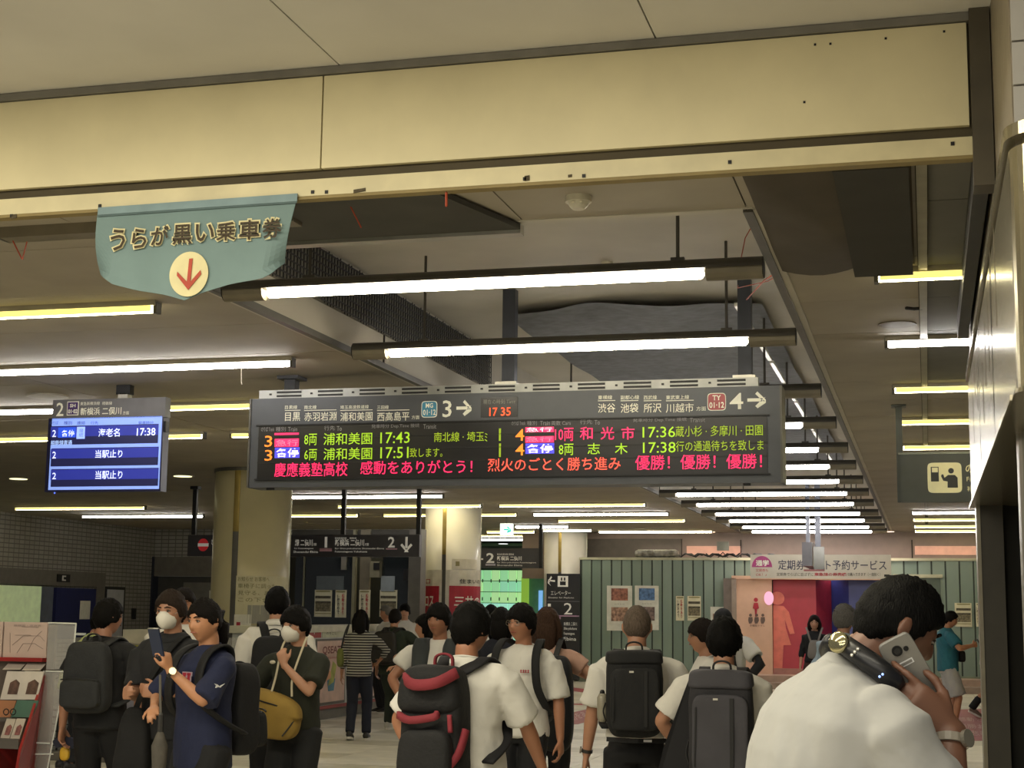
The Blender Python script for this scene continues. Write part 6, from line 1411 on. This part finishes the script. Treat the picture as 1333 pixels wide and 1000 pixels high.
# 17 boy with grey backpack
P17 = person('boy in white shirt seen from behind with large charcoal grey backpack', 942, 811, 8.05, 1.575, head=-4, headyaw=-4, top='shirt', topm=mw2, sleeve=.8, botc='15161c', hair='fringe', hairc='0f0d0c', skin='a87a60', face=False, arms={'L': ((-.25, .16, .98), (-1, -.5, .1)), 'R': ((.30, .08, .84), (1, -.3, 0))}, bulk=1.08)
backpack(P17, 'large charcoal grey backpack on the boy at centre right', .33, .58, .19, 1.05, '35343a', '3e3d43', '1c1c20', 'box', xo=0)
t = worn(P17, 'black_jacket', 'black garment draped under the charcoal backpack on the left side', 'jacket'); lo('cloth', G().prism([(-.16, -.12, 1.32), (-.17, -.12, .5), (-.40, -.10, .55), (-.30, -.12, .95)], (0, -.03, 0)), mat('jacket_black', '141418', .85, bump=.4, bscale=10), t)
t = worn(P17, 'loose_strap', 'dangling black strap end behind the boy with charcoal backpack', 'strap'); lo('strap', ribbon([(.19, -.05, 1.05), (.20, -.08, .85), (.25, -.1, .74)], .015, .006), m_blackm, t); lo('strap_end', ribbon([(.32, -.05, .90), (.36, -.05, .875), (.38, -.05, .88)], .01, .006), m_blackm, t)
# 18 two further men
person('man with glasses glimpsed left behind the boy with charcoal backpack', 917, 812, 11, 1.555, head=100, headyaw=0, topm=mw, hair='fringe', hairc='1a1411', glasses=True, skin='a87a60')
P18 = person('man in white T-shirt with black cap and sling bag looking down', 946, 792, 15, 1.70, head=150, headpitch=22, topm=mw, sleeve=.7, hair='crop', hairc='121215', skin='7d5a48', arms={'L': ((-.27, .14, .98), (-1, -.3, 0)), 'R': 'down'}, bulk=1.05)
gc = G().sphere((0, 0, 0), 1, 20, 12, lambda q: P18['HT']((q.x*.088, q.y*.104-.002, .03+max(q.z, -.1)*.10))); lo('cap', gc, mat('cap_black', '131316', .8), P18['root'], True)
lo('cap_bill', G().prism([P18['HT']((.07*sin(a), .08+.07*cos(a), .035)) for a in [-pi/2+pi*k/8 for k in range(9)]], (0, 0, .006)), mat('cap_black', '131316'), P18['root'])
sh, el, wr_ = P18['pts']['L'][:3]; lo('arm_sleeve', G().tube([sh.lerp(el, .75), el, el.lerp(wr_, .5), wr_], [.052, .052, .044, .036], 12), mat('cap_black', '131316'), P18['root'], True)
t = worn(P18, 'sling_strap', 'black shoulder strap on the capped man\'s left side', 'strap'); lo('strap', ribbon([(-.13, -.1, 1.38), (-.12, -.01, 1.455), (-.13, .10, 1.38), (-.15, .135, 1.2), (-.17, .09, 1.05)], .045, .01), mat('cap_black', '131316'), t)
# 19 woman in front of the red wall
P19 = person('woman with bob hair and glasses in black top and brown skirt, grey rucksack', 1060, 802, 25, 1.62, head=178, fem=True, topc='1b1a1e', sleeve=1.25, botc='3a2420', hair='bob', hairc='1a1311', glasses=True, far=True, vox=.011, skin='b88a72', hemz=.95, hemflare=.1)
g = G().loft([[V((rx*cos(2*pi*k/24)*(1+.03*sin(k*3)), ry*sin(2*pi*k/24)*(1+.03*cos(k*3)), z)) for k in range(24)] for z, rx, ry in ((.22, .26, .2), (.5, .22, .17), (.8, .19, .14), (.98, .15, .11))]); lo('skirt', g, mat('skirt_brown', '3d2620', .85, bump=.3, bscale=12), P19['root'], True)
t = worn(P19, 'rucksack', 'small grey rucksack worn on the front of the woman in brown skirt', 'backpack'); lo('body', sbox((0, .17, 1.10), (.125, .06, .15), 8, .55, .35), mat('ruck_grey', '76716c', .8), t, True)
for sx in (-1, 1): lo('strap', ribbon([(sx*.05, .17, 1.20), (sx*.10, .15, 1.36), (sx*.13, .05, 1.45)], .03, .008), mat('ruck_grey', '76716c'), t)
# 20 grey haired man light blue shirt
person('grey haired man in light blue shirt seen from behind before the blue wall', 1098, 790, 13.2, 1.71, head=-20, topc='8d9fae', top='shirt', sleeve=1.6, hair='spiky', hairc='5d5a57', face=False, skin='a87a60', botc='2b2d33')
# 22 teal man
P22 = person('man in teal T-shirt and pale shorts holding a small phone', 1232, 795, 22.3, 1.73, head=-80, headyaw=-10, headpitch=15, topc='1d5a68', sleeve=.8, botc='9d9c9c', shorts=True, hair='short', hairc='15110f', far=True, vox=.011, shoec='1c1c44', solec='c8c4ba', bulk=1.1, arms={'R': ((.22, .30, 1.22), (1, -.3, -.8), .8), 'L': ((-.25, .0, .86), (-1, -.4, 0))}, gait=(.15, 0))
for nm_ in 'LR': an = P22['hips'][nm_][2]; lo('sock', G().tube([an+V((0, 0, -.02)), an+V((0, 0, .10))], [.042, .048], 12), mat('sock_navy', '17182a', .8), P22['root'], True)
t = worn(P22, 'smartphone', 'small dark phone held out by the man in teal', 'phone'); w_ = P22['pts']['R'][2]; lo('case', G().obox(w_+V((-.02, .11, .03)), V((.037, 0, 0)), V((0, .03, .065)).normalized()*.005, V((0, -.04, .065))), m_blackm, t)
t = worn(P22, 'waist_pouch', 'black pouch at the waist of the man in teal', 'pouch'); lo('body', sbox((-.02, .20, 1.08), (.07, .05, .08), 8, .5), mat('bag_black2', '131418'), t, True)
# 23 person at the doorway
P23 = person('walker in wide black trousers mostly hidden by the doorway post', 1284, 790, 25.6, 1.72, head=-82, topc='c9c5ba', botc='17171c', far=True, hair='bob', hairc='17120f', face=False, shoec='6b5a4e', legpose={'L': (-.17, 0), 'R': (.15, 0)})
# ---- 21 large man on the phone
P21 = person('heavy man in white shirt bending his head to a silver phone, neck fan', 1046, 752, 3.42, 1.765, head=-72, headyaw=-2, headpitch=24, bulk=1.42, headk=.92, lean=14, top='shirt', topm=mat('white_polo_near', 'a6a6a4', .9, var=.03, scale=6, bump=.9, bscale=7), sleeve=.9, botc='1c1d22', hair='short', hairc='151110', skin='74503e', vox=.0065, arms={'R': ('px', (1238, 953, 3.235), (.5, -.5, -1), (.32, .75, .8, .85), ((-.10, -.78, .64), (-1, 0, .1))), 'L': ((-.25, .22, 1.0), (-1, -.5, 0))}, hemz=.82, watch=('R', '8b857a', 'a39f93', (.9, .5, 0)))
# phone and neck fan of the near man
HT = P21['HT']; w_, dd, nn_, fins = P21['pts']['R'][2:6]
t = worn(P21, 'smartphone', 'silver grey smartphone held to the near man\'s ear', 'phone')
# phone axes: long side from behind the ear down to the hand
Q = lambda x, y, D: P21['inv'] @ pxd(x, y, D)
c_ = Q(1185, 873, 3.302); up_ = (Q(1163, 834, 3.30)-Q(1206, 910, 3.30)).normalized(); out_ = (Q(1185, 873, 3.1)-c_).normalized(); out_ = (out_-up_*out_.dot(up_)).normalized(); sd = up_.cross(out_).normalized()
m_ph = mat('phone_silver', '8f8d89', .35, .4, var=.03)
def slab_(c, hx, hy, hz, n=28, pw=.25): return G().loft([[c+out_*o+sd*hx*math.copysign(abs(cos(2*pi*k/n))**pw, cos(2*pi*k/n))*q+up_*hz*math.copysign(abs(sin(2*pi*k/n))**pw, sin(2*pi*k/n))*q for k in range(n)] for o, q in ((-hy, .97), (-hy*.7, 1), (hy*.7, 1), (hy, .97))])
lo('case', slab_(c_, .038, .0055, .080), m_ph, t)
cl = c_+out_*.006+up_*.052-sd*.004
def dsk(c, r, h, m, nm): lo(nm, G().loft([[c+out_*o+sd*r*cos(2*pi*k/22)+up_*r*sin(2*pi*k/22) for k in range(22)] for o in (0, h)]), m, t)
dsk(cl, .0115, .002, m_blackm, 'camera_ring'); dsk(cl+out_*.002, .007, .001, mat('lens_glass', '14161c', .05), 'lens'); dsk(cl+sd*.019-up_*.004, .0055, .0015, m_blackm, 'lens'); 
cw = c_+out_*.006+up_*.020
lo('payment_mark', G().obox(cw, sd*.017, out_*.0006, up_*.0055), mat('mark_white', 'd8d8d8'), t); lo('payment_mark_inner', G().obox(cw+out_*.0005, sd*.014, out_*.0004, up_*.003), m_ph, t)
t = worn(P21, 'neck_fan', 'black neck cooling fan round the near man\'s neck with chrome end', 'neck fan')
m_fb = mat('fan_black', '15161b', .35)
A_ = [Q(1098, 838, 3.37), Q(1112, 848, 3.325), Q(1132, 862, 3.29), Q(1150, 876, 3.27), Q(1166, 888, 3.265)]
B_ = [V((-p.x, p.y, p.z)) for p in A_[::-1]]
mid = [V((A_[0].x*.75, A_[0].y+.01, A_[0].z-.012)), V((0, A_[0].y-.002, A_[0].z-.015)), V((-A_[0].x*.75, A_[0].y+.01, A_[0].z-.012))]
lo('band', G().tube([A_[0]]+mid+[B_[-1]], [.022, .019, .018, .019, .022], 12), m_fb, t, True)
lo('arm', G().tube(A_, [.022, .023, .024, .024, .021], 14), m_fb, t, True); lo('arm', G().tube(B_, [.021, .024, .024, .023, .022], 14), m_fb, t, True)
for px, py in ((1143, 889-12), (1147, 886-12)): lo('blue_led', G().sphere(Q(px+2, py+4, 3.243), .0028, 8, 6), glow('bluedot', '9ab8ff', 1.3), t)
cc = Q(1093, 837, 3.34); n1 = (Q(1092, 837, 3.2)-cc).normalized()*.6+V((0, -.5, .2)); n1 = n1.normalized(); u1, v1 = frame(n1)
lo('chrome_disc', G().loft([[cc+n1*.008*o+u1*.024*q*cos(2*pi*k/22)+v1*.024*q*sin(2*pi*k/22) for k in range(22)] for o, q in ((0, 1), (1, 1), (1.5, .8))]), mat('chrome_gold', 'b7b08a', .12, .9), t, True)
for k in range(3): lo('silver_stud', G().sphere(Q(1109+4*k, 853-4*k, 3.296), .004, 8, 6), mat('stud', 'd8d6cf', .2, .6), t)
bpy.data.scenes.remove(TMP)
